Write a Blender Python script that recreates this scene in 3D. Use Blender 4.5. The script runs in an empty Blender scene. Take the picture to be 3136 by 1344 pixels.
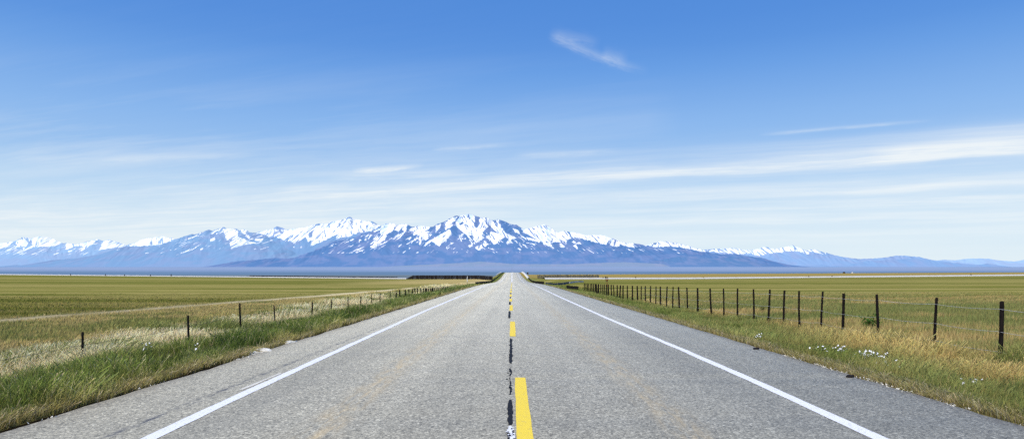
import bpy, bmesh, math, random
import numpy as np
from mathutils import Vector

random.seed(7)
RNG = np.random.default_rng(11)
S = bpy.context.scene
COL = S.collection
EYE = 1.62

# ------------------------------------------------------------------ helpers
def tag(o, label=None, cat=None, group=None, kind=None):
    if label: o['label'] = label
    if cat: o['category'] = cat
    if group: o['group'] = group
    if kind: o['kind'] = kind
    return o

def empty(name, loc=(0, 0, 0)):
    o = bpy.data.objects.new(name, None)
    o.empty_display_size = 0.2
    o.location = loc
    COL.objects.link(o)
    return o

def link(name, me, mat=None, parent=None):
    o = bpy.data.objects.new(name, me)
    if mat: me.materials.append(mat)
    COL.objects.link(o)
    if parent: o.parent = parent
    return o

def bm_obj(name, bm, mat, parent=None, smooth=False):
    me = bpy.data.meshes.new(name)
    bm.to_mesh(me); bm.free()
    if smooth:
        me.polygons.foreach_set('use_smooth', [True] * len(me.polygons))
    return link(name, me, mat, parent)

def np_mesh(name, verts, faces, k):
    """verts (n,3) array, faces (m,k) array of equal sized polygons"""
    me = bpy.data.meshes.new(name)
    nv, nf = len(verts), len(faces)
    me.vertices.add(nv)
    me.vertices.foreach_set('co', np.ascontiguousarray(verts, dtype=np.float32).ravel())
    me.loops.add(nf * k)
    me.loops.foreach_set('vertex_index', np.ascontiguousarray(faces, dtype=np.int32).ravel())
    me.polygons.add(nf)
    me.polygons.foreach_set('loop_start', np.arange(0, nf * k, k, dtype=np.int32))
    me.update(calc_edges=True)
    return me

def set_col(me, name, rgb):
    a = me.color_attributes.new(name, 'FLOAT_COLOR', 'POINT')
    c = np.ones((len(rgb), 4), dtype=np.float32)
    c[:, :rgb.shape[1]] = rgb
    a.data.foreach_set('color', c.ravel())

def set_float(me, name, v):
    a = me.attributes.new(name, 'FLOAT', 'POINT')
    a.data.foreach_set('value', np.ascontiguousarray(v, dtype=np.float32))

def lin(r, g, b):
    f = lambda c: (c / 255 / 12.92) if c / 255 <= .04045 else ((c / 255 + .055) / 1.055) ** 2.4
    return np.array([f(r), f(g), f(b)])

def sstep(a, b, x):
    t = np.clip((x - a) / (b - a), 0, 1)
    return t * t * (3 - 2 * t)

# value noise (numpy)
_T = RNG.random((256, 256))
def vnoise(x, y):
    x = np.asarray(x, float); y = np.asarray(y, float)
    xi = np.floor(x).astype(np.int64); yi = np.floor(y).astype(np.int64)
    fx = x - xi; fy = y - yi
    fx = fx * fx * (3 - 2 * fx); fy = fy * fy * (3 - 2 * fy)
    g = lambda a, b: _T[(a * 1 + 37 * (b // 256)) % 256, b % 256]
    return (g(xi, yi) * (1 - fx) + g(xi + 1, yi) * fx) * (1 - fy) + (g(xi, yi + 1) * (1 - fx) + g(xi + 1, yi + 1) * fx) * fy

def fbm(x, y, o=4):
    s = 0; a = .5; n = 0
    for i in range(o):
        s = s + a * vnoise(x * 2 ** i + 17.3 * i, y * 2 ** i + 5.1 * i); n += a; a *= .5
    return s / n

# ------------------------------------------------------------------ material helpers
def newmat(name):
    m = bpy.data.materials.new(name); m.use_nodes = True
    nt = m.node_tree; nt.nodes.clear()
    out = nt.nodes.new('ShaderNodeOutputMaterial')
    return m, nt, out

class N:
    def __init__(s, nt): s.nt = nt
    def n(s, t, **k):
        d = s.nt.nodes.new(t)
        for a, v in k.items(): setattr(d, a, v)
        return d
    def l(s, a, b): s.nt.links.new(a, b)
    def val(s, sock, v):
        if hasattr(v, 'is_output') or isinstance(v, bpy.types.NodeSocket): s.l(v, sock)
        else: sock.default_value = v
    def math(s, op, a, b=None, c=None, clamp=False):
        d = s.n('ShaderNodeMath', operation=op, use_clamp=clamp)
        s.val(d.inputs[0], a)
        if b is not None: s.val(d.inputs[1], b)
        if c is not None: s.val(d.inputs[2], c)
        return d.outputs[0]
    def mix(s, f, a, b, mode='MIX'):
        d = s.n('ShaderNodeMix', data_type='RGBA', blend_type=mode)
        s.val(d.inputs[0], f)
        s.val(d.inputs[6], a if isinstance(a, bpy.types.NodeSocket) else (*a, 1))
        s.val(d.inputs[7], b if isinstance(b, bpy.types.NodeSocket) else (*b, 1))
        return d.outputs[2]
    def ramp(s, f, stops, interp='LINEAR'):
        d = s.n('ShaderNodeValToRGB'); r = d.color_ramp; r.interpolation = interp
        while len(r.elements) < len(stops): r.elements.new(.5)
        for e, (p, c) in zip(r.elements, stops):
            e.position = p
            c = (c, c, c) if isinstance(c, (int, float)) else tuple(c)
            e.color = (*c, 1)
        s.l(f, d.inputs[0])
        return d.outputs[0]
    def noise(s, vec, scale, detail=3, rough=.5, dim='3D'):
        d = s.n('ShaderNodeTexNoise', noise_dimensions=dim)
        if vec is not None: s.l(vec, d.inputs['Vector'])
        d.inputs['Scale'].default_value = scale; d.inputs['Detail'].default_value = detail
        d.inputs['Roughness'].default_value = rough
        return d.outputs[0]
    def mapv(s, vec, scale=(1, 1, 1), rot=(0, 0, 0), loc=(0, 0, 0)):
        d = s.n('ShaderNodeMapping'); s.l(vec, d.inputs[0])
        d.inputs[1].default_value = loc; d.inputs[2].default_value = rot; d.inputs[3].default_value = scale
        return d.outputs[0]

def rough_mat(name, a, b, scale=(20, 20, 20), rough=.9, bump=.3):
    """two-tone noisy surface"""
    m, nt, out = newmat(name); g = N(nt)
    tc = g.n('ShaderNodeTexCoord').outputs['Object']
    nz = g.noise(g.mapv(tc, scale), 1, 5, .65)
    f = g.ramp(nz, [(.32, 0.), (.68, 1.)])
    c = g.mix(f, a, b)
    p = g.n('ShaderNodeBsdfPrincipled'); g.l(c, p.inputs['Base Color']); p.inputs['Roughness'].default_value = rough
    p.inputs['Specular IOR Level'].default_value = .04 if max(b) < .06 else .25
    bp = g.n('ShaderNodeBump'); bp.inputs['Strength'].default_value = bump; bp.inputs['Distance'].default_value = .01
    g.l(nz, bp.inputs['Height']); g.l(bp.outputs[0], p.inputs['Normal'])
    g.l(p.outputs[0], out.inputs[0])
    return m

# ------------------------------------------------------------------ terrain
ZR_Y = [-40, 70, 94, 120, 150, 190, 228, 270, 330, 430, 520, 560, 600, 680, 800, 1000, 1400, 30000]
ZR_Z = [0, 0, -.03, -.14, -.36, -.68, -.82, -.58, .1, 1.75, 3.02, 3.28, 3.0, 1.2, -2.5, -6, -7, -7]
def zroad(y):
    # smoothed polyline
    s = 0
    for d in (-12, -6, 0, 6, 12): s = s + np.interp(np.asarray(y, float) + d * np.clip(np.asarray(y, float) / 200, 0, 1), ZR_Y, ZR_Z)
    return s / 5
def ygravel(x):
    return np.where(x < 0, 297 + .34 * (np.abs(x) - 10), 300 + .338 * (x - 10))
def zfield(x, y):
    ax = np.abs(x)
    near = np.where(x < 0, -.26, -.15)
    gl = np.clip((ax - 44) / 256 * 1.9 - .4, -.4, 3.2)
    gr = np.where(x < 83, -.38 - .05 * sstep(10, 83, x), -.43 + (x - 83) * .0068)
    g = np.where(x < 0, gl, gr)
    z = near + (g - near) * sstep(140, 300, y)
    yg = ygravel(x)
    over = np.clip(y - yg - 12, 0, None)
    zl = g - .012 * over
    crest = 1.62 + .0047 * (np.clip(x, 30, 3000) - 84)
    zr_ = g + (crest - g) * np.clip(over / (900 - np.minimum(yg, 700)), 0, 1)
    zr_ = zr_ - .016 * np.clip(y - 905, 0, None)
    far = np.where(x < 0, zl, zr_)
    z = np.where(y > yg + 12, far, z)
    basin = np.interp(y, [0, 2600, 4000, 6000, 9000, 12000, 15000, 18500, 30000], [-7, -6, 0, 19, 52, 92, 142, 205, 330])
    z = np.maximum(z, -7)
    return np.where(y > 1900, basin, np.maximum(z, np.where(y > 1200, basin, -7)))
def ground_z(x, y):
    x = np.asarray(x, float); y = np.asarray(y, float)
    ax = np.abs(x)
    zr = zroad(y)
    edge = np.where(x < 0, 5.25, 5.45)
    out = np.clip(ax - edge, 0, None)
    side = zr - .03 - np.minimum(out * .09, .24)
    zf = zfield(x, y)
    w = np.maximum(sstep(8.2, 14.5, ax), sstep(820, 1000, y))
    z = side * (1 - w) + zf * w
    z = np.where(ax < edge - .05, zr - .06, z)
    bump = (fbm(x * .7, y * .7, 3) - .5) * .10 * sstep(edge + .3, edge + 2, ax) * (y < 200)
    return z + bump

# zone colours of the grassland (linear albedo), shared by soil and blades
G_DARK = lin(88, 103, 50); G_MID = lin(116, 125, 64); G_LIGHT = lin(146, 149, 88)
STRAW = lin(218, 201, 158); TAN = lin(180, 162, 104); GOLD = lin(206, 182, 120)
FIELD = lin(134, 130, 64); FIELD2 = lin(154, 144, 82); FIELD3 = lin(108, 112, 50)
PALE = lin(222, 206, 162)
def mixc(a, b, f): return a * (1 - f[:, None]) + b * f[:, None]
def track_x(y): return -np.interp(y, [-40, 20, 28, 65, 110, 150, 230, 300], [22.5, 21.5, 20.9, 16.3, 12.0, 11, 10.5, 10.5])
def zone_col(x, y):
    x = np.asarray(x, float); y = np.asarray(y, float); ax = np.abs(x); n = len(x)
    c = np.tile(FIELD, (n, 1))
    d = np.maximum(y, 4)
    # broad field: bands across the view
    s1 = fbm(x / (d * .9 + 20) + 3, np.log(d) * 26, 3)
    s2 = fbm(x / (d * .35 + 8) + 9, np.log(d) * 60 + 4, 3)
    c = mixc(c, FIELD2, sstep(.49, .62, s1)); c = mixc(c, FIELD3, sstep(.47, .34, s1) * .9)
    c = mixc(c, GOLD * .8, sstep(.58, .75, s2) * .5 * (1 - sstep(60, 130, y)))
    p = fbm(x * .35 + 40, y * .35, 4); q = fbm(x * 1.1, y * 1.1 + 30, 3)
    # LEFT near zones
    wob = (fbm(y * .25, x * 0 + 4, 3) - .5) * 1.6
    L = (x < 0).astype(float)
    tan_ = L * sstep(11.0, 12.6, ax + wob) * (1 - sstep(-.8, .8, ax + track_x(y))) * (1 - sstep(110, 160, y))
    c = mixc(c, mixc(np.tile(TAN, (n, 1)), np.tile(G_MID, (n, 1)), sstep(.52, .66, p) * .7), tan_)
    tr = L * np.exp(-((x - track_x(y)) / (.45 + .004 * d)) ** 2) * (1 - sstep(180, 280, y))
    st = L * (1 - sstep(11.2, 12.8, ax + wob)) * (1 - sstep(140, 200, y))
    stc = mixc(np.tile(STRAW, (n, 1)), np.tile(G_MID, (n, 1)), sstep(.46, .62, p) * .9)
    c = mixc(c, stc, st)
    c = mixc(c, np.tile(PALE, (n, 1)), np.clip(tr * 1.2, 0, 1))
    gr = L * (1 - sstep(7.7, 8.9, ax + wob * .6))
    gc = mixc(np.tile(G_MID, (n, 1)), np.tile(G_DARK, (n, 1)), sstep(.40, .58, p))
    gc = mixc(gc, np.tile(G_LIGHT, (n, 1)), sstep(.56, .72, q) * .6)
    c = mixc(c, gc, gr)
    # RIGHT near zones
    R = 1 - L
    rg = R * (1 - sstep(8.6, 10.2, ax + wob * .8)) * (1 - sstep(260, 420, y))
    rc = mixc(np.tile(G_LIGHT * .92, (n, 1)), np.tile(G_MID, (n, 1)), sstep(.36, .56, p))
    rc = mixc(rc, np.tile(TAN, (n, 1)), sstep(.58, .74, q) * .4)
    c = mixc(c, rc, rg)
    mixf = R * (1 - rg) * (1 - sstep(40, 80, y))
    mc = mixc(np.tile(G_LIGHT * .95, (n, 1)), np.tile(GOLD * .85, (n, 1)), sstep(.44, .62, fbm(x * .18, y * .55 + 7, 4)))
    c = mixc(c, mc, mixf * .85)
    gold = R * np.exp(-((x - 9.3 - (y - 13) * .05) / 1.5) ** 2) * (1 - sstep(17, 23, y)) * sstep(.30, .5, fbm(x * .5, y * .5 + 70, 3))
    c = mixc(c, np.tile(GOLD, (n, 1)), np.clip(gold * 1.25, 0, 1))
    gold2 = R * np.exp(-((x - 9.6) / .8) ** 2) * sstep(17, 22, y) * (1 - sstep(45, 60, y)) * sstep(.45, .6, p)
    c = mixc(c, np.tile(GOLD * .9, (n, 1)), gold2)
    # embankment of the hill, golden on the outer side
    bank = sstep(9, 10.5, ax) * (1 - sstep(15, 18, ax)) * sstep(200, 260, y) * (1 - sstep(600, 700, y)) * L
    c = mixc(c, np.tile(GOLD, (n, 1)), bank * .8)
    lt = L * sstep(110, 150, y) * (1 - sstep(250, 300, y)) * (1 - sstep(20, 45, ax)) * sstep(7, 9, ax)
    c = mixc(c, np.tile(GOLD * .95, (n, 1)), lt * .7)
    # worn fringe along the asphalt
    edge = np.where(x < 0, 5.25, 5.45)
    fr = 1 - sstep(.22, .6, ax - edge + (q - .5) * .4)
    c = mixc(c, np.tile(TAN * .85 + G_MID * .15, (n, 1)), fr * .75)
    # beyond the gravel road: ochre on the right
    yg = ygravel(x)
    och = R * sstep(0, 60, y - yg)
    c = mixc(c, np.tile(lin(168, 146, 84), (n, 1)), och * .85)
    return c

def build_ground():
    ys = [-40., -30, -20, -12, -6, -2, 0.5]
    y = 2.5
    while y < 26000:
        ys.append(y); y += max(.28, y * .0125)
    ys = np.array(ys)
    xs = list(np.arange(0, 16, .45)); x = 16.
    while x < 34000:
        xs.append(x); x += max(.6, x * .055)
    xs = np.array(xs)
    xs = np.concatenate([-xs[:0:-1], xs])
    # exact break lines at the asphalt edges
    xs = np.sort(np.concatenate([xs, [-5.3, -5.18, -5.44, -5.48, 5.4, 5.5, 5.55, 5.58]]))
    X, Y = np.meshgrid(xs, ys)
    x = X.ravel(); y = Y.ravel()
    z = ground_z(x, y)
    nx, ny = len(xs), len(ys)
    i = np.arange(nx * ny).reshape(ny, nx)
    F = np.stack([i[:-1, :-1], i[:-1, 1:], i[1:, 1:], i[1:, :-1]], -1).reshape(-1, 4)
    me = np_mesh('ground', np.stack([x, y, z], 1), F, 4)
    c = zone_col(x, y)
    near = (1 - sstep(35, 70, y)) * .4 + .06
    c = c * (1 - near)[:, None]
    # soil against the asphalt: left blackened with painted grass shadow, right bare brown
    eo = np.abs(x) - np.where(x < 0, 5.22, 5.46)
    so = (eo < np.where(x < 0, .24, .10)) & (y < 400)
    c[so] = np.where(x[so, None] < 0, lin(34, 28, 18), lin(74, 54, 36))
    # distant basin: flats and alluvial fans painted with blue, then lilac aerial haze
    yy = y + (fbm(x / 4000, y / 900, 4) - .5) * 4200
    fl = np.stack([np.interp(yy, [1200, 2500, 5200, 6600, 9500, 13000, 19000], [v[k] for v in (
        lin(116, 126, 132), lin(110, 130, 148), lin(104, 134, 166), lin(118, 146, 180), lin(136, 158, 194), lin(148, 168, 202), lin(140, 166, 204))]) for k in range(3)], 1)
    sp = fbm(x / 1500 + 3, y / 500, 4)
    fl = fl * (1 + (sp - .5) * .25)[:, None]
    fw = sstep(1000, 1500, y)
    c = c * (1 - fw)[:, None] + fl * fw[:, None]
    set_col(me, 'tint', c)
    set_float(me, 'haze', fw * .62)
    m, nt, out = newmat('grassland_soil'); g = N(nt)
    at = g.n('ShaderNodeAttribute', attribute_name='tint').outputs['Color']
    hz = g.n('ShaderNodeAttribute', attribute_name='haze').outputs['Fac']
    pos = g.n('ShaderNodeNewGeometry').outputs['Position']
    n1 = g.noise(g.mapv(pos, (1, 1, 1)), 6, 5, .7)
    n2 = g.noise(g.mapv(pos, (.25, 1.2, 1)), .35, 5, .65)
    f = g.math('ADD', g.math('MULTIPLY', n1, .5), g.math('MULTIPLY', n2, .5))
    v = g.ramp(f, [(.3, .72), (.7, 1.25)])
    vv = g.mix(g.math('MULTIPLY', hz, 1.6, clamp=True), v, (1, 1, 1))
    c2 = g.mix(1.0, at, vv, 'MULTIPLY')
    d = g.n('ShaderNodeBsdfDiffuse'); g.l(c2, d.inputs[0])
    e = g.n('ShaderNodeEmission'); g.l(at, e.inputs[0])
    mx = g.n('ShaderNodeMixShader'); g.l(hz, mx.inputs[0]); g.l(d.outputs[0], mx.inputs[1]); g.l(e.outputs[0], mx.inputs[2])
    bp = g.n('ShaderNodeBump'); bp.inputs['Strength'].default_value = .5; bp.inputs['Distance'].default_value = .05
    g.l(n1, bp.inputs['Height']); g.l(bp.outputs[0], d.inputs['Normal'])
    g.l(mx.outputs[0], out.inputs[0])
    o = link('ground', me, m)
    me.polygons.foreach_set('use_smooth', np.ones(len(me.polygons), bool))
    tag(o, 'flat olive grassland plain running out to hazy blue flats', 'ground', kind='structure')
build_ground()

# ------------------------------------------------------------------ road
XL, XR = -5.22, 5.46
def asphalt_mat():
    m, nt, out = newmat('weathered_asphalt'); g = N(nt)
    pos = g.n('ShaderNodeTexCoord').outputs['Object']
    sx = g.n('ShaderNodeSeparateXYZ'); g.l(pos, sx.inputs[0])
    x, y = sx.outputs[0], sx.outputs[1]
    # aggregate
    vo = g.n('ShaderNodeTexVoronoi', feature='F1'); g.l(pos, vo.inputs['Vector']); vo.inputs['Scale'].default_value = 54
    r1 = g.n('ShaderNodeSeparateColor'); g.l(vo.outputs['Color'], r1.inputs[0])
    vo2 = g.n('ShaderNodeTexVoronoi', feature='F1'); g.l(g.mapv(pos, (1, .7, 1), loc=(3, 1, 0)), vo2.inputs['Vector']); vo2.inputs['Scale'].default_value = 30
    r2 = g.n('ShaderNodeSeparateColor'); g.l(vo2.outputs['Color'], r2.inputs[0])
    fine = g.noise(pos, 60, 3, .7)
    sp = g.math('ADD', g.math('MULTIPLY', r1.outputs[0], .55), g.math('ADD', g.math('MULTIPLY', r2.outputs[1], .18), g.math('MULTIPLY', fine, .35)))
    spr = g.ramp(sp, [(.16, (.10, .096, .087)), (.36, (.295, .281, .249)), (.56, (.39, .372, .328)), (.76, (.58, .552, .487)), (.92, (.88, .845, .76))])
    # long wear streaks along the lanes
    wear = g.noise(g.mapv(pos, (1.6, .012, 1)), 1, 4, .6)
    big = g.noise(g.mapv(pos, (.35, .10, 1)), 1, 4, .6)
    w = g.ramp(wear, [(.3, .88), (.7, 1.08)])
    b = g.ramp(big, [(.3, .92), (.7, 1.07)])
    c = g.mix(1.0, spr, w, 'MULTIPLY'); c = g.mix(1.0, c, b, 'MULTIPLY')
    # grazing-angle brightening painted into the albedo, paler farther up the road
    graze_tint = g.ramp(g.math('DIVIDE', g.math('ADD', y, g.math('MULTIPLY', big, 4.)), 100), [(.05, (.78, .763, .655)), (.14, (1.05, 1.028, .872)), (.24, (1.31, 1.283, 1.085)), (.5, (1.54, 1.51, 1.27)), (1., (1.64, 1.608, 1.35))])
    c = g.mix(1.0, c, graze_tint, 'MULTIPLY')
    def band(xc, wd):
        t = g.math('DIVIDE', g.math('SUBTRACT', x, xc), wd)
        return g.math('POWER', 2.718, g.math('MULTIPLY', g.math('MULTIPLY', t, t), -1))
    # polished wheel tracks a touch darker, lane middles paler
    dk = g.math('ADD', g.math('ADD', band(-3.15, .35), band(3.15, .35)), g.math('MULTIPLY', g.math('ADD', band(-.75, .3), band(.8, .3)), .55))
    patch = g.noise(g.mapv(pos, (.5, .08, 1)), 1, 3, .6)
    c = g.mix(g.math('MULTIPLY', g.math('MULTIPLY', dk, .19), g.ramp(patch, [(.3, .4), (.7, 1.3)]), clamp=True), c, (.13, .13, .122))
    # ochre stain along two tracks
    on = g.noise(g.mapv(pos, (3, .4, 1)), 3.0, 4, .7)
    oc = g.math('MULTIPLY', g.math('ADD', band(-1.98, .21), band(1.82, .21)), g.ramp(on, [(.42, 0.), (.66, 1.)]))
    oc = g.math('MULTIPLY', oc, g.math('ADD', .45, g.math('MULTIPLY', r1.outputs[1], .55)))
    c = g.mix(g.math('MULTIPLY', oc, .85), c, (.62, .47, .24))
    # dark rough seam beside the left edge line and at the shoulder joint
    seam = g.math('MULTIPLY', band(-4.05, .05), g.ramp(g.noise(g.mapv(pos, (8, 2.2, 1)), 1.5, 3, .6), [(.42, 0.), (.6, .8)]))
    seam = g.math('MULTIPLY', seam, g.ramp(g.math('DIVIDE', y, 60), [(.25, 1.), (.9, .0)]))
    c = g.mix(seam, c, (.07, .072, .085))
    # grime at the asphalt edges
    ed = g.math('ADD', band(XL, .16), band(XR, .16))
    c = g.mix(g.math('MULTIPLY', ed, .4, clamp=True), c, (.17, .15, .12))
    # thin transverse crack
    cw = g.math('ADD', y, g.math('MULTIPLY', g.noise(g.mapv(pos, (.5, 0, 0)), 1, 3, .6), .8))
    ck = g.math('LESS_THAN', g.math('ABSOLUTE', g.math('SUBTRACT', cw, 27.9)), .055)
    ck = g.math('MULTIPLY', ck, g.math('LESS_THAN', g.math('ABSOLUTE', g.math('SUBTRACT', x, .9)), 2.6))
    c = g.mix(g.math('MULTIPLY', ck, .55), c, (.08, .08, .085))
    p = g.n('ShaderNodeBsdfPrincipled'); g.l(c, p.inputs['Base Color']); p.inputs['Roughness'].default_value = .68
    p.inputs['Specular IOR Level'].default_value = .36
    bp = g.n('ShaderNodeBump'); bp.inputs['Strength'].default_value = .5; bp.inputs['Distance'].default_value = .010
    g.l(sp, bp.inputs['Height']); g.l(bp.outputs[0], p.inputs['Normal'])
    g.l(p.outputs[0], out.inputs[0])
    return m

def ystations(a, b, k=.02, mn=.35):
    r = [a]; y = a
    while y < b:
        y += max(mn, min(abs(y) * k, 6)); r.append(min(y, b))
    return r

def strip(name, x0, x1, y0, y1, dz, mat, parent, wob=0., k=.02, mn=.35, skirt=0., ctr=None):
    ys = np.array(ystations(y0, y1, k, mn)); n = len(ys)
    z = zroad(ys) + dz
    a = np.full(n, float(x0)); b = np.full(n, float(x1))
    if ctr: c_ = np.interp(ys, *ctr); a += c_; b += c_
    if wob:
        a += (fbm(ys * 1.7, ys * 0 + x0, 4) - .5) * wob; b += (fbm(ys * 1.7, ys * 0 + x1 + 9, 4) - .5) * wob
    cols = [np.stack([a, ys, z], 1), np.stack([b, ys, z], 1)]
    if skirt:
        cols = [np.stack([a - .03, ys, z - skirt], 1)] + cols + [np.stack([b + .03, ys, z - skirt], 1)]
    k_ = len(cols)
    V = np.concatenate(cols); idx = np.arange(n)
    F = []
    for q in range(k_ - 1):
        F.append(np.stack([q * n + idx[:-1], (q + 1) * n + idx[:-1], (q + 1) * n + idx[1:], q * n + idx[1:]], 1))
    me = np_mesh(name, V, np.concatenate(F), 4)
    return link(name, me, mat, parent)

def paint_mat(name, col, worn=(.30, .30, .30), lo=.36, hi=.42):
    m, nt, out = newmat(name); g = N(nt)
    pos = g.n('ShaderNodeTexCoord').outputs['Object']
    n = g.noise(pos, 14, 5, .75); n2 = g.noise(pos, 70, 2, .6)
    f = g.ramp(n, [(lo - .06, 0.), (hi - .06, 1.)])
    vo = g.n('ShaderNodeTexVoronoi', feature='F1'); g.l(pos, vo.inputs['Vector']); vo.inputs['Scale'].default_value = 54
    pit = g.n('ShaderNodeSeparateColor'); g.l(vo.outputs['Color'], pit.inputs[0])
    c = g.mix(f, worn, col)
    c = g.mix(g.math('MULTIPLY', g.math('LESS_THAN', pit.outputs[0], .07), .55), c, worn)
    c = g.mix(1.0, c, g.ramp(n2, [(.3, .9), (.7, 1.06)]), 'MULTIPLY')
    p = g.n('ShaderNodeBsdfPrincipled'); g.l(c, p.inputs['Base Color']); p.inputs['Roughness'].default_value = .75
    bp = g.n('ShaderNodeBump'); bp.inputs['Strength'].default_value = .25; bp.inputs['Distance'].default_value = .006
    g.l(n2, bp.inputs['Height']); g.l(bp.outputs[0], p.inputs['Normal'])
    g.l(p.outputs[0], out.inputs[0]); return m

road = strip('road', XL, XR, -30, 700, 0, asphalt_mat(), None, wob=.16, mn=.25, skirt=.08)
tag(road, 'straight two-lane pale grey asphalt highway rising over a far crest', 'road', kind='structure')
WHITE = paint_mat('white_road_paint', (.86, .86, .85), (.42, .42, .42), .27, .34)
YELLOW = paint_mat('yellow_road_paint', (.92, .68, .055), (.5, .40, .16), .24, .29)
FADED = paint_mat('faded_line_paint', (.74, .70, .58), (.4, .4, .4), .3, .4)
TAR = rough_mat('black_tar', (.012, .012, .013), (.025, .025, .028), (30, 30, 30), .6, .5)
strip('edge_line', -.08, .08, -6, 690, .004, WHITE, road, wob=.035, ctr=([0, 6.7, 8, 12, 30, 60, 130, 230, 530], [-3.56, -3.585, -3.62, -3.675, -3.85, -3.84, -3.75, -3.68, -3.62]))
strip('edge_line', -.08, .08, -6, 690, .004, WHITE, road, wob=.035, ctr=([0, 6.7, 10, 15, 25, 50, 130, 230, 530], [3.6, 3.63, 3.68, 3.66, 3.52, 3.43, 3.5, 3.55, 3.62]))
o = strip('edge_line', -3.83, -3.775, 9.6, 11.2, .004, FADED, road, wob=.05); o['label'] = 'faint doubled stroke beside the left edge line'
for (xa, xb, ya, yb) in [(.045, .21, 4.2, 10.72), (-.062, .100, 17.85, 23.5), (-.118, .04, 30.5, 36.0), (-.16, -.0, 41, 45.6), (-.18, -.02, 50, 55.6),
                         (-.18, -.02, 60.5, 67.5), (-.18, -.02, 71, 80), (-.17, -.01, 86, 96), (-.16, 0, 104, 120)]:
    strip('centre_dash', xa, xb, ya, yb, .005, YELLOW, road, wob=.022, mn=.18)
strip('centre_line', -.14, .06, 128, 215, .004, paint_mat('ochre_line', (.66, .52, .2), (.5, .45, .35), .3, .4), road)
o = strip('centre_line', -.20, .10, 215, 690, .004, WHITE, road); o['label'] = 'pale worn line up the far hill'

def tar_seam(segs):
    for (xc, w, ya, yb, rag) in segs:
        ys = np.arange(ya, yb + .01, .045 if ya < 20 else .2); n = len(ys)
        r1 = (fbm(ys * 5, ys * 0 + 3, 4) - .5); r2 = (fbm(ys * 5, ys * 0 + 13, 4) - .5)
        endt = np.minimum(1, np.minimum(ys - ya, yb - ys) / .35 + .25)
        a = xc - w / 2 * endt + r1 * rag; b = xc + w / 2 * endt + r2 * rag
        b = np.maximum(b, a + .008)
        z = zroad(ys) + .0045
        V = np.concatenate([np.stack([a, ys, z], 1), np.stack([b, ys, z], 1)]); i = np.arange(n - 1)
        F = np.stack([i, n + i, n + i + 1, i + 1], 1)
        me = np_mesh('tar_seam', V, F, 4); link('tar_seam', me, TAR, road)
tar_seam([(-.012, .060, 4.4, 7.25, .035), (-.02, .062, 7.35, 8.85, .04), (-.025, .022, 9.2, 11.9, .05), (-.025, .062, 12.4, 17.3, .05), (-.10, .085, 25.2, 30.3, .05),
          (-.12, .10, 36.6, 40.6, .05), (-.12, .10, 46.5, 49.4, .06), (-.11, .10, 56.5, 59.8, .06), (-.1, .09, 68.2, 70.6, .06)])
# chipped white blot on the seam nearest the viewer
def blot(xc, yc, rx, ry, n, mat):
    bm = bmesh.new()
    for i in range(n):
        a = random.random() * 6.28; r = math.sqrt(random.random())
        cx, cy = xc + rx * r * math.cos(a), yc + ry * r * math.sin(a)
        s = random.uniform(.006, .022); k = random.randint(4, 6)
        vs = [bm.verts.new((cx + s * math.cos(6.28 * j / k) * random.uniform(.6, 1.3), cy + 2.2 * s * math.sin(6.28 * j / k) * random.uniform(.6, 1.3), .0065 + i * .00003)) for j in range(k)]
        bm.faces.new(vs)
    return bm_obj('paint_chips', bm, mat, road)
blot(-.01, 7.0, .045, .30, 34, WHITE)
crumbs = blot(-.03, 10.6, .05, 1.5, 16, TAR); crumbs.name = 'tar_crumbs'

# gravel cross road
def gravel_road():
    GR = rough_mat('pale_gravel', (.50, .47, .40), (.66, .63, .56), (.3, .3, .3), .95, .1)
    bm = bmesh.new()
    for sgn, xr in ((-1, np.arange(16, 900, 12.)), (1, np.arange(14, 900, 12.))):
        prev = None
        for ax in xr:
            x = sgn * ax; yc = float(ygravel(np.array([x]))[0])
            hw = 14 if sgn > 0 else 12
            row = []
            for d in (-hw, -hw * .55, hw * .55, hw):
                y = yc + d
                row.append(bm.verts.new((x, y, float(ground_z(np.array([x]), np.array([y]))[0]) + (.55 if sgn > 0 else .34) * (1 if abs(d) < hw else 0) - (.06 if abs(d) == hw else 0))))
            if prev:
                for k in range(3):
                    bm.faces.new([prev[k], row[k], row[k + 1], prev[k + 1]] if sgn > 0 else [prev[k + 1], row[k + 1], row[k], prev[k]])
            prev = row
    o = bm_obj('gravel_road', bm, GR)
    tag(o, 'pale gravel road crossing the plain behind the green fields', 'gravel road', kind='structure')
gravel_road()

# ------------------------------------------------------------------ mountains
def pip(px, py, poly):
    poly = np.asarray(poly, float); inside = np.zeros(px.shape, bool)
    x0, y0 = poly[:, 0], poly[:, 1]; j = len(poly) - 1
    for i in range(len(poly)):
        if y0[i] != y0[j]:
            c = ((y0[i] > py) != (y0[j] > py)) & (px < (x0[j] - x0[i]) * (py - y0[i]) / (y0[j] - y0[i]) + x0[i])
            inside ^= c
        j = i
    return inside

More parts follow.
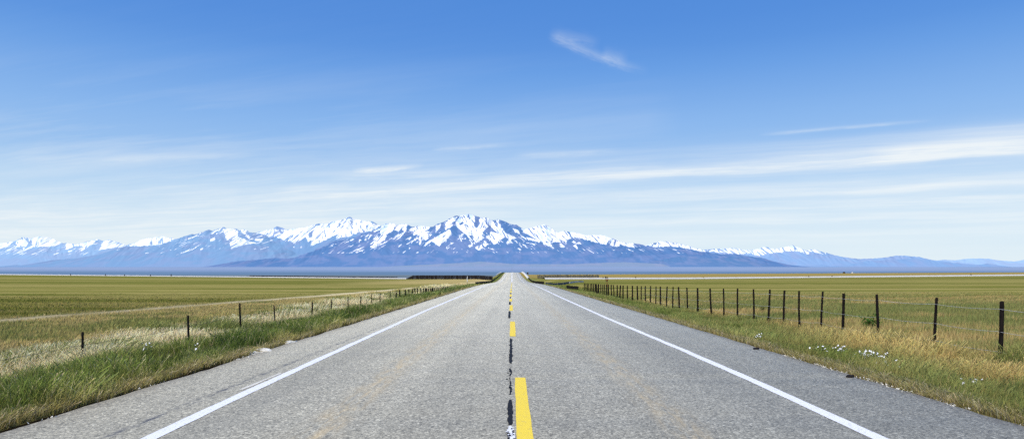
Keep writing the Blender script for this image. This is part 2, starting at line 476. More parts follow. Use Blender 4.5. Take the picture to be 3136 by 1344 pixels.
F_, CX_, H_ = 1717., 1288., 690.   # image pixels (focal length, centre, horizon): one pixel = 1/1717 of the range's distance
def mountain(name, label, dist, prof, snow, rock, haze, foot=680, depth=.12, spur=(26, 5.), step=1.1, holes=(), rows=110, seed=0, specks=(), snowtint=(.9, .92, .95), jit=1.0, gul=.665):
    """ridge profile and snow fields are traced as (column, row) image pixels and turned into metres at `dist`"""
    p = np.asarray(prof, float)
    xs = np.arange(p[0, 0], p[-1, 0] + .01, step)
    sil = np.interp(xs, p[:, 0], p[:, 1])
    sil = sil + (fbm(xs * .18 + seed, xs * 0 + seed, 4) - .5) * 2.6 * np.clip((foot - sil) / 40, .15, 1)
    t = np.linspace(0, 1, rows) ** .95
    Xs, T = np.meshgrid(xs, t)
    Sl = np.tile(sil, (rows, 1))
    hgt = np.clip(foot - Sl, 1, None)
    prf = (1 - T) ** 1.12
    # spurs and gullies running down from the ridge, splitting lower down
    fr, amp = spur
    shear = (fbm(Xs / 90 + seed, T * 1.2, 2) - .5) * 60 * T
    r1 = 1 - np.abs(2 * fbm((Xs + shear) / fr + seed, T * .9 + seed, 3) - 1)
    r2 = 1 - np.abs(2 * fbm((Xs + shear * 1.4) / (fr * .36) + seed + 9, T * 2.0, 3) - 1)
    rel = ((r1 - .72) * amp * 2.2 + (r2 - .72) * amp * .9) * (1 - T) ** .8
    up = hgt * prf + rel * np.sin(np.pi * np.clip(T * 1.15, 0, 1)) * np.clip(hgt / 60, .12, 1)
    up = np.minimum(up, hgt)
    E = foot - up                       # image row of each vertex
    yoff = dist * (1 - depth * T) + rel * dist * .0012 * np.clip(hgt / 60, .15, 1)
    X = (Xs - CX_) / F_ * dist
    Z = (H_ - E) / F_ * dist + EYE
    # push the far side down behind the ridge
    back = np.stack([(xs - CX_) / F_ * dist, np.full(len(xs), dist * 1.06), np.full(len(xs), (H_ - foot) / F_ * dist)], 1)
    V = np.concatenate([back, np.stack([X.ravel(), yoff.ravel(), Z.ravel()], 1)])
    n = len(xs); i = np.arange((rows + 1) * n).reshape(rows + 1, n)
    Fc = np.stack([i[:-1, :-1], i[1:, :-1], i[1:, 1:], i[:-1, 1:]], -1).reshape(-1, 4)
    me = np_mesh(name, V, Fc, 4)
    # snow
    jx = (fbm(Xs / 5 + 3, E / 3.5 + seed, 3) - .5) * 6.5 * jit; jy = (fbm(Xs / 4 + 31, E / 3 + 8, 3) - .5) * 5 * jit
    qx = Xs + jx; qy = E + jy
    sn = np.zeros(Xs.shape)
    for poly in snow: sn = np.maximum(sn, pip(qx, qy, poly).astype(float))
    for poly in holes: sn = np.where(pip(qx, qy, poly), 0., sn)
    # thin gullies of rock inside the snow and thin snow tongues below it
    st = fbm((Xs + shear * .7 + E * .55 * np.sign(fbm(Xs / 70, Xs * 0 + 2, 2) - .5)) / 3.1 + 50, E / 13 + seed, 3)
    sn = np.where((st > gul), 0., sn)
    if len(specks):
        for (a, b, e0, e1, th) in specks:
            m = (Xs > a) & (Xs < b) & (E > e0) & (E < e1)
            st2 = fbm((Xs - (E - 600) * np.where(Xs < CX_ - 110, -1.1, 1.3)) / 3.6 + 20, E / 9 + 3 + seed, 3)
            sn = np.where(m & (st2 > th), np.clip((st2 - th) * 14, 0, 1), sn)
    snow_v = np.concatenate([np.zeros(n), sn.ravel()])
    set_float(me, 'snow', snow_v)
    tone = fbm(Xs / 22 + seed, E / 8, 4)
    fine = fbm((Xs + shear - (E - 600) * np.where(fbm(Xs / 60 + seed, Xs * 0, 2) > .5, .9, -.9)) / 4.2 + seed, E / 16, 4)
    rib = ((fine - .5) * 1.5 + (r2 - .72) * .7 * (1 - T)) * (1 - T) ** .5 * min(1, amp / 4)
    set_float(me, 'rib', np.concatenate([np.zeros(n), rib.ravel()]))
    low = np.clip(T * 1.3 - .3, 0, 1)
    set_float(me, 'tone', np.concatenate([np.zeros(n), tone.ravel()])); set_float(me, 'low', np.concatenate([np.ones(n), low.ravel()]))
    me.polygons.foreach_set('use_smooth', np.ones(len(me.polygons), bool))
    m, nt, out = newmat(name + '_rock'); g = N(nt)
    A = lambda s: g.n('ShaderNodeAttribute', attribute_name=s).outputs['Fac']
    rc = np.asarray(rock)  # rock colour carries painted blue aerial haze
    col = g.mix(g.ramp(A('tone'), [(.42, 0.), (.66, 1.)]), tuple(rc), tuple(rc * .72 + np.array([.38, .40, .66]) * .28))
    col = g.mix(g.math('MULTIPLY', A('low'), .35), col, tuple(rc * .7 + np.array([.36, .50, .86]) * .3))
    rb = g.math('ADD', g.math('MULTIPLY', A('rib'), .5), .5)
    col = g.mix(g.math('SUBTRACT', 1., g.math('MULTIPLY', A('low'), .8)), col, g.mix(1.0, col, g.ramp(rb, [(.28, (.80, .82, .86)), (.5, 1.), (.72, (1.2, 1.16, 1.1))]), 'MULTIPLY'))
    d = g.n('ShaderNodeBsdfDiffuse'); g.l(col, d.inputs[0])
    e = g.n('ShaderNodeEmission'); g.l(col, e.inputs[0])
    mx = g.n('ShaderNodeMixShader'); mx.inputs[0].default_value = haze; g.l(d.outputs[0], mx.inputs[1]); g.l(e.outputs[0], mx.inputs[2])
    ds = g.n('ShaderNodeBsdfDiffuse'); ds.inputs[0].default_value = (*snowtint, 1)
    es = g.n('ShaderNodeEmission'); sc = g.ramp(rb, [(.30, (.55, .70, .90)), (.44, (.90, .945, .99)), (.6, (.97, .985, 1.))]); g.l(sc, es.inputs[0]); g.l(sc, ds.inputs[0])  # pale blue relief shading painted into the snow colour
    ms = g.n('ShaderNodeMixShader'); ms.inputs[0].default_value = .45; g.l(ds.outputs[0], ms.inputs[1]); g.l(es.outputs[0], ms.inputs[2])  # part of the snow colour is emitted, as haze
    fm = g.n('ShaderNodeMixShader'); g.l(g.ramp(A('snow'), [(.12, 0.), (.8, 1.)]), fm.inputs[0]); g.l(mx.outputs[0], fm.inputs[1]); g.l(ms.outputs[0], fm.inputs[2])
    g.l(fm.outputs[0], out.inputs[0])
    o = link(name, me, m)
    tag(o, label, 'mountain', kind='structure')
    return o

def A2(pts): return [(739.3 + .19134 * x, 517.5 + .19134 * y) for x, y in pts]  # crop coordinates to full image pixels
def M2(pts): return [(1150 + .19134 * x, 517.5 + .19134 * y) for x, y in pts]
def C1(pts): return [(.33486 * x, 492.8 + .33486 * y) for x, y in pts]
def C3(pts): return [(1713.4 + .33486 * x, 492.8 + .33486 * y) for x, y in pts]

# main massif
main_prof = [(466, 681), (479, 677.5), (522, 670), (552, 665), (596, 657), (662, 652), (680, 649.5), (693, 648), (715, 650), (739, 648.6), (797, 627.5), (822, 618), (846, 605.5),
  (866, 602), (885, 599.8), (911, 588.3), (938, 582.6), (950, 575), (965, 564.4), (973, 562.5), (988, 561.5), (997, 565.3), (1022, 563.4), (1028, 565.3), (1036, 570), (1061, 567.6), (1066, 568.2),
  (1076, 571), (1086, 570), (1095, 565.3), (1110, 560.6), (1124, 555.8), (1137, 549), (1147, 543.3), (1155, 544.3), (1160, 541.4), (1174, 538.5), (1179, 537.4), (1194, 542.4), (1209, 546.2), (1223, 548),
  (1238, 553.9), (1253, 551.6), (1272, 557.7), (1286, 564.4), (1299, 565.3), (1309, 571), (1314, 575), (1334, 573), (1353, 568.2), (1368, 565), (1374, 566.9), (1404, 584.5), (1418, 579.7),
  (1437, 584.5), (1448, 583.5), (1471, 591), (1513, 592), (1542, 599.8), (1561, 607.4), (1573, 611), (1594, 612), (1613, 614), (1624, 617), (1640, 612), (1668, 606), (1700, 610), (1742, 621),
  (1780, 634), (1814, 640), (1847, 638), (1874, 643), (1914, 648), (1948, 657.5), (1971, 665), (2015, 669), (2060, 673), (2100, 681)]
main_snow = [A2(p) for p in [
 [(1040,340),(1130,290),(1180,240),(1230,225),(1300,222),(1340,245),(1400,245),(1480,232),(1500,270),(1490,300),(1510,340),(1480,375),(1420,420),(1395,420),(1480,350),(1440,320),(1390,345),(1340,330),(1300,370),(1265,390),(1270,430),(1250,490),(1190,530),(1100,575),(1110,545),(1150,480),(1080,530),(1080,510),(1170,440),(1200,390),(1160,370),(1165,310),(1100,345)],
 [(1095,430),(1130,390),(1165,405),(1160,450),(1110,475),(1085,440)], [(1030,380),(1055,385),(1048,435),(1022,452)], [(982,440),(1010,422),(1005,472),(984,478)],
 [(900,445),(928,470),(905,500)], [(1130,570),(1310,475),(1280,510),(1120,590)], [(925,632),(1075,582),(1000,618)], [(705,488),(792,432),(775,462),(715,492)], [(520,528),(622,478),(540,535)],
 [(1530,320),(1550,285),(1680,255),(1800,275),(1790,310),(1720,345),(1840,338),(1832,362),(1740,370),(1832,385),(1828,422),(1790,400),(1802,452),(1770,472),(1720,420),(1700,430),(1727,490),(1705,538),(1680,440),(1600,512),(1608,480),(1690,410),(1640,380),(1605,412),(1588,360),(1640,310),(1558,347)],
 [(1390,422),(1482,383),(1440,452)], [(1870,258),(1932,243),(1947,285),(1902,342),(1885,372),(1868,320)],
 [(1995,225),(2080,172),(2120,155),(2165,150),(2130,210),(2060,260),(2135,262),(2022,332),(1992,300)], [(1555,420),(1580,415),(1575,460),(1560,455)], [(1590,560),(1615,570),(1600,590)],
 [(2165,165),(2190,115),(2290,98),(2345,110),(2382,160),(2392,200),(2372,280),(2402,310),(2452,260),(2430,200),(2460,150),(2520,230),(2560,290),(2510,330),(2490,400),(2512,450),(2440,500),(2350,575),(2338,560),(2362,520),(2330,440),(2250,370),(2180,310),(2138,262),(2155,200)],
 [(1800,490),(2080,318),(2102,420),(2040,470),(1960,558),(1900,510),(1860,480),(1760,560)], [(2095,505),(2150,515),(2115,535)], [(2050,560),(2085,585),(2065,590)], [(2200,400),(2250,450),(2240,490),(2215,465)],
 [(2402,575),(2500,530),(2520,478),(2552,503),(2592,520),(2520,572),(2450,608)]]] + [M2(p) for p in [
 [(330,155),(400,160),(460,190),(520,280),(600,350),(780,440),(700,460),(740,520),(690,500),(660,540),(650,500),(690,460),(640,430),(570,470),(540,520),(500,530),(410,450),(400,420),(440,400),(440,350),(560,380),(430,270)],
 [(480,185),(545,172),(560,260),(640,370),(720,405),(620,362),(540,290)], [(600,195),(702,280),(655,240)], [(722,298),(800,328),(832,392),(770,362)], [(640,200),(720,250),(710,272)],
 [(730,460),(830,508),(900,538),(922,582),(880,545),(780,502)], [(830,408),(960,438),(1092,478),(1060,502),(880,442)], [(900,498),(1000,518),(1012,538)], [(415,570),(500,590),(480,600)], [(50,400),(110,450),(95,490),(70,460)],
 [(845,300),(960,280),(1060,255),(1140,238),(1200,280),(1330,335),(1400,312),(1500,338),(1560,332),(1680,370),(1900,375),(2060,430),(2140,470),(2210,480),(2330,485),(2300,552),(2240,547),(2140,517),(2060,552),(1950,532),(1840,502),(1760,482),(1640,442),(1520,422),(1460,442),(1410,492),(1370,562),(1330,562),(1318,520),(1350,490),(1240,500),(1200,512),(1242,582),(1130,532),(1060,472),(960,402),(880,362)],
 [(1472,490),(1512,473),(1540,500),(1590,493),(1602,517),(1540,522),(1530,592),(1498,545),(1540,515)], [(1270,610),(1300,625),(1280,632)], [(1370,560),(1450,590),(1400,575)], [(1980,585),(2010,600),(1990,603)], [(2190,570),(2255,605),(2220,600)],
 [(2440,518),(2500,485),(2576,470),(2700,462),(2850,482),(3060,530),(3290,600),(3200,610),(3060,580),(2900,555),(2700,545),(2576,545)]]]
main_holes = [M2(p) for p in [[(130,110),(158,108),(178,190),(155,185)], [(40,250),(75,210),(110,240),(50,275)], [(170,400),(240,430),(230,480)], [(960,350),(1070,412),(1030,402)], [(1190,358),(1292,410),(1280,418)], [(1145,400),(1165,390),(1150,420)],
   [(1150,468),(1180,500),(1150,500)], [(1200,500),(1255,425),(1225,495)], [(1170,258),(1330,345),(1250,310)], [(1540,390),(1570,415),(1555,415)], [(1860,405),(1970,440),(1900,420)], [(2020,420),(2140,475),(2060,460)], [(590,455),(660,432),(668,480),(600,485)]]]
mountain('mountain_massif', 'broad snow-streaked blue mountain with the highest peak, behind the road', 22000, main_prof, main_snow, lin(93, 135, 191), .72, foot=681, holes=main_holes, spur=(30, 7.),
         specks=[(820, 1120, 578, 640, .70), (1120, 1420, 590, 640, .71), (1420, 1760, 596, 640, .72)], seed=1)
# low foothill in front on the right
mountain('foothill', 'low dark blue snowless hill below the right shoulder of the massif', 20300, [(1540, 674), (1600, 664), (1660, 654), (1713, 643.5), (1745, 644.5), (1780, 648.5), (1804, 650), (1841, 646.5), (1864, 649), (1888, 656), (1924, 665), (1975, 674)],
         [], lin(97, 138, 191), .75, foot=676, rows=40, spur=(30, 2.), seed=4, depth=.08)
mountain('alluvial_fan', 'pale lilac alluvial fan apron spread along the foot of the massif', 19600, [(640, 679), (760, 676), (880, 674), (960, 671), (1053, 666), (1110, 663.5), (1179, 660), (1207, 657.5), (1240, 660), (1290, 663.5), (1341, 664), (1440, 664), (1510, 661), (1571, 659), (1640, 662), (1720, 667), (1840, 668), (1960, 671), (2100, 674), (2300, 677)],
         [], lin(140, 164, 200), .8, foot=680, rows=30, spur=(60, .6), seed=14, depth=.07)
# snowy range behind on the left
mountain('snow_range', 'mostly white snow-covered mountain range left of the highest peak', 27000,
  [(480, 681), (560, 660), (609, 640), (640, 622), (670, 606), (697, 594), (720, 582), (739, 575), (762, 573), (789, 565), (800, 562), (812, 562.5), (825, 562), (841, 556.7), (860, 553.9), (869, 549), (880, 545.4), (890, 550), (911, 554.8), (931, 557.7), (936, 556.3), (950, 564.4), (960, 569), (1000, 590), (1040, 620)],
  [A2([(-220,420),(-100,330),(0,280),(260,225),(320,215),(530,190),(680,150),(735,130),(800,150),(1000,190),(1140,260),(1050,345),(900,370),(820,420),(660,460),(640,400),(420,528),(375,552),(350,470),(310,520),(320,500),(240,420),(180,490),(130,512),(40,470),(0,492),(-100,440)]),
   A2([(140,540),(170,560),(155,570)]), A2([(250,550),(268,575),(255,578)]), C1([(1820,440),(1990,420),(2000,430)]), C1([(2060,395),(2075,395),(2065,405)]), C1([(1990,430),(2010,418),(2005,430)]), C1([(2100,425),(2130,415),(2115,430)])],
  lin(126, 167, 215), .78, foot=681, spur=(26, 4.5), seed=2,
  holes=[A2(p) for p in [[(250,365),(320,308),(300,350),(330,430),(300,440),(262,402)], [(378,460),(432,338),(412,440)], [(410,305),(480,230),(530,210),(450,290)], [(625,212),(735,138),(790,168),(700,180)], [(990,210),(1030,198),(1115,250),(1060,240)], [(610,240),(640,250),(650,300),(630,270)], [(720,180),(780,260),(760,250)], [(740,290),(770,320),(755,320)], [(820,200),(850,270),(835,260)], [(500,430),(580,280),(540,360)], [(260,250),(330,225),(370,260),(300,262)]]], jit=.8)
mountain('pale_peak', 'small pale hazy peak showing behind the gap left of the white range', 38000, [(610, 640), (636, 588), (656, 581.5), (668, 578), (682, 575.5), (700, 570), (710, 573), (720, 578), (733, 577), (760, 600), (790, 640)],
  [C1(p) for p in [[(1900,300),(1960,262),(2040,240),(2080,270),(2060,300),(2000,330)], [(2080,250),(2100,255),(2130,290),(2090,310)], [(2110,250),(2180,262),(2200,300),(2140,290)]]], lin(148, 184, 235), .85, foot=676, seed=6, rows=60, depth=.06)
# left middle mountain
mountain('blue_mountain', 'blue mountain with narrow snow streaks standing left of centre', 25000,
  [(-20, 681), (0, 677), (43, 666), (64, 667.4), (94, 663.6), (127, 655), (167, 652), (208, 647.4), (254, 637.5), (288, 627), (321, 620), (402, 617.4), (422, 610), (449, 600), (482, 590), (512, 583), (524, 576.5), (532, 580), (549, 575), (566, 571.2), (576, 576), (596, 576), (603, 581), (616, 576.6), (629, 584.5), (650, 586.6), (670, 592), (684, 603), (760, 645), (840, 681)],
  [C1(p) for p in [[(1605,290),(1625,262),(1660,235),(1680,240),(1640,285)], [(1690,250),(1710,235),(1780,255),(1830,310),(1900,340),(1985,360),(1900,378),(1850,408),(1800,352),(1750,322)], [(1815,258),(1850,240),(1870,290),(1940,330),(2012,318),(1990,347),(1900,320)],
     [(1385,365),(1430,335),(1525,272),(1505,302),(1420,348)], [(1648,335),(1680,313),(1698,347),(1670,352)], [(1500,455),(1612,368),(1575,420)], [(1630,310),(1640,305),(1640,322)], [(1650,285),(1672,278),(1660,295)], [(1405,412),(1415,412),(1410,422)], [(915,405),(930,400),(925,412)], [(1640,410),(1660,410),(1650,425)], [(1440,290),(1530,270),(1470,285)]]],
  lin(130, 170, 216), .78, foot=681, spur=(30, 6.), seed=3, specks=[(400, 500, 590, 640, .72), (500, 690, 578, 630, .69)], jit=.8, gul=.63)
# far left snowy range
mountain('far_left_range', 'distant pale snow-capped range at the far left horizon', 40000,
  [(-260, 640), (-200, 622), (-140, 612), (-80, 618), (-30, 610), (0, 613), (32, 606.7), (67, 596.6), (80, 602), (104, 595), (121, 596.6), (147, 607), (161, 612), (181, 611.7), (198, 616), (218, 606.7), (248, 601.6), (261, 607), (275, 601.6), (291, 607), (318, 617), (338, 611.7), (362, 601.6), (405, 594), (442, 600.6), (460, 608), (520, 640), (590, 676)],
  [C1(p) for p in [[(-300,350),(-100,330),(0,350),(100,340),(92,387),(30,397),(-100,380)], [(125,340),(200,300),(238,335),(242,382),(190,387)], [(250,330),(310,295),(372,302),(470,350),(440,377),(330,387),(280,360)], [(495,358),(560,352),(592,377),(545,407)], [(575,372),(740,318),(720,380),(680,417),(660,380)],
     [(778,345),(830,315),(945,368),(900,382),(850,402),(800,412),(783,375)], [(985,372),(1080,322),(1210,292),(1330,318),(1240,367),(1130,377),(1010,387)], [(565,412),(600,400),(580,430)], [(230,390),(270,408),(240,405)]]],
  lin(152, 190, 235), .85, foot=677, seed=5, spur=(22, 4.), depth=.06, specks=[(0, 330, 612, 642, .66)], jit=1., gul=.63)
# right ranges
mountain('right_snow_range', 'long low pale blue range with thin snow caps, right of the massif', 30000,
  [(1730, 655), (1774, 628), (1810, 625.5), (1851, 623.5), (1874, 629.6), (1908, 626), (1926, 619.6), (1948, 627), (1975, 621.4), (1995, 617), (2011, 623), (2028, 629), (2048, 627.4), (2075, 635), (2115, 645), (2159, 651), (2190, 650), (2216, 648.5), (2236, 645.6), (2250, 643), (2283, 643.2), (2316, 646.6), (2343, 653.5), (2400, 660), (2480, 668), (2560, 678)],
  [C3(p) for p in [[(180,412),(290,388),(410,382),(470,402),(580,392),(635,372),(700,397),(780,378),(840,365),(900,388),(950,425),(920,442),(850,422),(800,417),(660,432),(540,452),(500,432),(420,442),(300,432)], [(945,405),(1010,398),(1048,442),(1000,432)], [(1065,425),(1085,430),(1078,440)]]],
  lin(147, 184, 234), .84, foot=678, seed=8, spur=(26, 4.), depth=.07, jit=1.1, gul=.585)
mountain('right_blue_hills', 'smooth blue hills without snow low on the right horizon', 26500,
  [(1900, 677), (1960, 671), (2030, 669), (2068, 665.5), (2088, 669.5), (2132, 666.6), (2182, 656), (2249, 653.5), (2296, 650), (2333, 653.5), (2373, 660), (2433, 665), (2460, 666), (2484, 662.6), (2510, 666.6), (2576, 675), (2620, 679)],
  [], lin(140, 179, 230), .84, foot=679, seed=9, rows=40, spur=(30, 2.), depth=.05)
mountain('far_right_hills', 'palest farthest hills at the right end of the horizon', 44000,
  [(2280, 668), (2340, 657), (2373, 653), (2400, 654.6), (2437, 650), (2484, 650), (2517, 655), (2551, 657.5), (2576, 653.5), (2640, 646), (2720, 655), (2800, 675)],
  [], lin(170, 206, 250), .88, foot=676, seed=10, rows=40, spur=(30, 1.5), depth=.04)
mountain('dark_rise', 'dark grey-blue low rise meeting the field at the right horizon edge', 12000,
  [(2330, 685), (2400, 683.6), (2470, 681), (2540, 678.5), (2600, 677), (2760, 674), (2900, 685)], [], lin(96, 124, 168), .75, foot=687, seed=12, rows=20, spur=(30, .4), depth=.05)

# ------------------------------------------------------------------ grass
def grass_mat(name):
    m, nt, out = newmat(name); g = N(nt)
    at = g.n('ShaderNodeAttribute', attribute_name='tint').outputs['Color']
    d = g.n('ShaderNodeBsdfDiffuse'); g.l(at, d.inputs[0])
    t = g.n('ShaderNodeBsdfTranslucent'); g.l(at, t.inputs[0])
    mx = g.n('ShaderNodeMixShader'); mx.inputs[0].default_value = .34
    g.l(d.outputs[0], mx.inputs[1]); g.l(t.outputs[0], mx.inputs[2])
    g.l(mx.outputs[0], out.inputs[0]); return m
GM = grass_mat('grass_blade')

def blades(name, label, x, y, h, w, col, lean=.35, drift=(.15, .05), three=True, shade=.66):
    n = len(x)
    z = ground_z(x, y) - .02
    a = RNG.random(n) * 2 * np.pi
    ld = RNG.random(n) * 2 * np.pi
    lm = np.abs(RNG.normal(0, lean, n)) * h
    lx = np.cos(ld) * lm + drift[0] * h; ly = np.sin(ld) * lm + drift[1] * h
    dx = np.cos(a) * w / 2; dy = np.sin(a) * w / 2
    P = lambda sx, tz, k: np.stack([x + dx * sx + lx * k, y + dy * sx + ly * k, z + h * tz], 1)
    if three:
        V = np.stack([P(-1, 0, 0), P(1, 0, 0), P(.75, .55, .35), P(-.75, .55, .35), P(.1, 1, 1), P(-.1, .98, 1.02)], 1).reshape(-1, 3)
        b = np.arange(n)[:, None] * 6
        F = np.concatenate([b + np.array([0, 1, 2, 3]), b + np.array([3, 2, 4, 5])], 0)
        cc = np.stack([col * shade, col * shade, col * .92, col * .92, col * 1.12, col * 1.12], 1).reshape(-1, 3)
        me = np_mesh(name, V, F, 4)
    else:
        V = np.stack([P(-1, 0, 0), P(1, 0, 0), P(0, 1, 1)], 1).reshape(-1, 3)
        F = np.arange(3 * n).reshape(n, 3)
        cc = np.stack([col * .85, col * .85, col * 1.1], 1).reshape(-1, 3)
        me = np_mesh(name, V, F, 3)
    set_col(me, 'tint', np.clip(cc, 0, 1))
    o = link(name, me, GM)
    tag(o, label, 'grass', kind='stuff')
    return o

def scatter(n_per, y0, y1, xa, xb, pw=1.5, ref=10.):
    """random ground points, thinning out with distance; xa,xb functions of y"""
    ys = np.linspace(y0, y1, 400); wd = np.clip(xb(ys) - xa(ys), 0, None)
    dens = n_per * np.minimum(1, (ref / ys) ** pw) * wd
    cdf = np.concatenate([[0], np.cumsum((dens[1:] + dens[:-1]) / 2 * np.diff(ys))])
    n = int(cdf[-1])
    y = np.interp(RNG.random(n) * cdf[-1], cdf, ys)
    x = xa(y) + (xb(y) - xa(y)) * RNG.random(n)
    return x, y

def jitter_col(c, s=.16):
    n = len(c)
    return c * (1 + RNG.normal(0, s, n))[:, None].clip(.5, 1.6) * (1 + RNG.normal(0, .05, (n, 3)))

def wscale(y): return np.clip(y / 9., 1, 14)

# left tall green strip
x, y = scatter(1700, 4.5, 130, lambda y: np.full_like(y, -9.0), lambda y: np.full_like(y, -5.45))
p = fbm(x * .9 + 5, y * .9, 3); q = fbm(x * .35, y * .35 + 60, 3)
h = (.13 + .22 * sstep(.35, .65, p)) * (.65 + .7 * q) * (1 - .35 * sstep(7.6, 8.6, -x)) * RNG.uniform(.6, 1.2, len(x)) * sstep(5.2, 6.2, -x + .25).clip(.35, 1) * (1.15 - .15 * sstep(20, 60, y))
c = jitter_col(zone_col(x, y)); m = RNG.random(len(x)); c[m < .09] = jitter_col(np.tile(STRAW * .62, ((m < .09).sum(), 1)))
c = c * (.50 + 1.25 * p ** 1.15)[:, None] * (.8 + .5 * fbm(x * .45 + 90, y * .45, 3))[:, None]  # clump lighting painted into the blades: hollows darker, tall clumps brighter
blades('verge_grass', 'tall dark green grass strip between the left asphalt edge and the left wire fence', x, y, h, .0085 * wscale(y) ** .8, c * 1.06 * np.array([1.0, 1.02, .96]), drift=(.06, .02))
# left straw grass round the fence
x, y = scatter(900, 6, 150, lambda y: np.maximum(-13.0, -.9 * y - 2), lambda y: np.full_like(y, -8.0))
p = fbm(x * .6 + 15, y * .6, 3)
h = (.12 + .16 * p) * RNG.uniform(.6, 1.25, len(x))
cl = fbm(x * .8 + 33, y * .35, 4); h = h * (.55 + 1.0 * sstep(.4, .65, cl)); c = jitter_col(zone_col(x, y), .24) * (.62 + .8 * cl)[:, None]; m = RNG.random(len(x)) < .05 + .34 * sstep(.52, .64, fbm(x * .5 + 8, y * .22, 4)); c[m] = jitter_col(np.tile(G_MID, (m.sum(), 1)))
blades('straw_grass', 'pale straw-coloured grass mixed with green tufts around the left wire fence', x, y, h, .0085 * wscale(y) ** .85, c * 1.22, lean=.45, shade=.85)
# left meadow
x, y = scatter(200, 10, 75, lambda y: -.86 * y - 4, lambda y: np.full_like(y, -12.5), pw=1.35, ref=14)
keep = RNG.random(len(y)) < 1 - sstep(38, 75, y); x, y = x[keep], y[keep]
h = RNG.uniform(.10, .22, len(x)) * (1 - .6 * sstep(30, 75, y)); c = jitter_col(zone_col(x, y), .12)
k = np.abs(x - track_x(y)) < .45 + .004 * y; h[k] *= .25; h *= .7; c = c * 1.18
blades('meadow_grass', 'olive and tan meadow grass beyond the left wire fence', x, y, h, .016 * wscale(y) ** .9, c, three=False)
# left fringe
x, y = scatter(3200, 4.5, 100, lambda y: np.full_like(y, -5.80), lambda y: np.full_like(y, -5.34))
x -= .16 * sstep(.4, .62, fbm(y * 1.3, y * 0 + 2, 4))
h = RNG.uniform(.09, .19, len(x)) * (.7 + .6 * fbm(x * 2, y * 1.2, 3)); c = jitter_col(zone_col(x, y) * 1.15, .2); m = RNG.random(len(x)) < .3; c[m] = jitter_col(np.tile(STRAW * .82, (m.sum(), 1)))
blades('edge_grass', 'short tan-tipped grass fringe overhanging the left asphalt edge', x, y, h, .009 * wscale(y) ** .8, c, drift=(.25, -.1), lean=.5)
# right fringe
x, y = scatter(3000, 4.5, 100, lambda y: np.full_like(y, 5.53), lambda y: np.full_like(y, 6.05))
x += .10 * sstep(.4, .62, fbm(y * 1.3, y * 0 + 6, 4))
h = RNG.uniform(.08, .17, len(x)) * (.7 + .6 * fbm(x * 2, y * 1.2 + 9, 3)); c = jitter_col(zone_col(x, y) * 1.15, .2); m = RNG.random(len(x)) < .3; c[m] = jitter_col(np.tile(STRAW * .82, (m.sum(), 1)))
blades('edge_grass', 'short brownish grass fringe along the right asphalt edge', x, y, h, .009 * wscale(y) ** .8, c, drift=(-.2, -.1), lean=.5)
# right verge
x, y = scatter(1600, 5, 130, lambda y: np.full_like(y, 5.8), lambda y: np.full_like(y, 10.2))
p = fbm(x * .9 + 5, y * .9 + 44, 3)
h = (.11 + .14 * sstep(.35, .65, p)) * RNG.uniform(.6, 1.25, len(x)) * (1 - .35 * sstep(18, 40, y))
gold = np.exp(-((x - 9.3 - (y - 13) * .05) / 1.4) ** 2) * (1 - sstep(17, 23, y))
h = h * (1 + .9 * gold)
c = jitter_col(zone_col(x, y), .17) * (.55 + .95 * p)[:, None] * np.array([.97, 1., .95]) * 1.06; m = RNG.random(len(x)) < .06; c[m] = jitter_col(np.tile(TAN * 1.0, (m.sum(), 1)))  # light and dark of the clumps painted into the blade colour
blades('verge_grass', 'short green and golden grass strip between the right asphalt edge and the right fence', x, y, h, .008 * wscale(y) ** .8, c)
# right meadow
x, y = scatter(430, 8, 75, lambda y: np.full_like(y, 9.8), lambda y: .86 * y + 4, pw=1.45, ref=13)
keep = RNG.random(len(y)) < 1 - sstep(34, 75, y); x, y = x[keep], y[keep]
p = fbm(x * .6 + 5, y * .6 + 14, 3)
h = (.14 + .16 * p) * RNG.uniform(.6, 1.25, len(x)) * (1 - .6 * sstep(30, 75, y)); c = jitter_col(zone_col(x, y), .13)
near = np.clip(1 - (y - 9) / 14, 0, 1); m = RNG.random(len(x)) < .25 * near; c[m] = jitter_col(np.tile(GOLD, (m.sum(), 1)))
blades('meadow_grass', 'olive and yellow meadow grass beyond the dark right fence', x, y, h, .013 * wscale(y) ** .9, c, three=False)

# ------------------------------------------------------------------ fences
DARKWOOD = rough_mat('creosoted_wood', (.006, .005, .005), (.022, .017, .015), (28, 28, 5), .85, .6)
DARKSTEEL = rough_mat('dark_steel_post', (.006, .006, .006), (.016, .014, .013), (30, 30, 8), .7, .4)
WIRE = rough_mat('galvanised_wire', (.42, .42, .42), (.62, .62, .62), (3, 3, 3), .45, .1)
WIREDARK = rough_mat('rusty_wire', (.05, .045, .04), (.12, .10, .085), (3, 3, 3), .7, .1)

def post_mesh(name, h, r, seed, sides=9, square=False):
    rnd = random.Random(seed); bm = bmesh.new(); rings = []
    zs = [0, .25 * h, .55 * h, .85 * h, h - r * .35, h]
    bx, by = rnd.uniform(-.012, .012), rnd.uniform(-.012, .012)
    for i, z in enumerate(zs):
        k = r * (1.06 - .12 * z / h) * (1 if i < 5 else .78)
        ring = []
        for j in range(sides):
            a = 6.2832 * j / sides + .3 * seed
            kk = k * (1 + rnd.uniform(-.09, .09))
            if square: kk *= 1.12 if j % 2 else .92
            s = math.sin(math.pi * z / h)
            ring.append(bm.verts.new((kk * math.cos(a) + bx * s, kk * math.sin(a) + by * s, z + (rnd.uniform(-.012, .012) if i == 5 else 0))))
        rings.append(ring)
    for a, b in zip(rings, rings[1:]):
        for j in range(sides): bm.faces.new([a[j], a[(j + 1) % sides], b[(j + 1) % sides], b[j]])
    bm.faces.new(rings[-1]); bm.faces.new(rings[0][::-1])
    me = bpy.data.meshes.new(name); bm.to_mesh(me); bm.free()
    return me

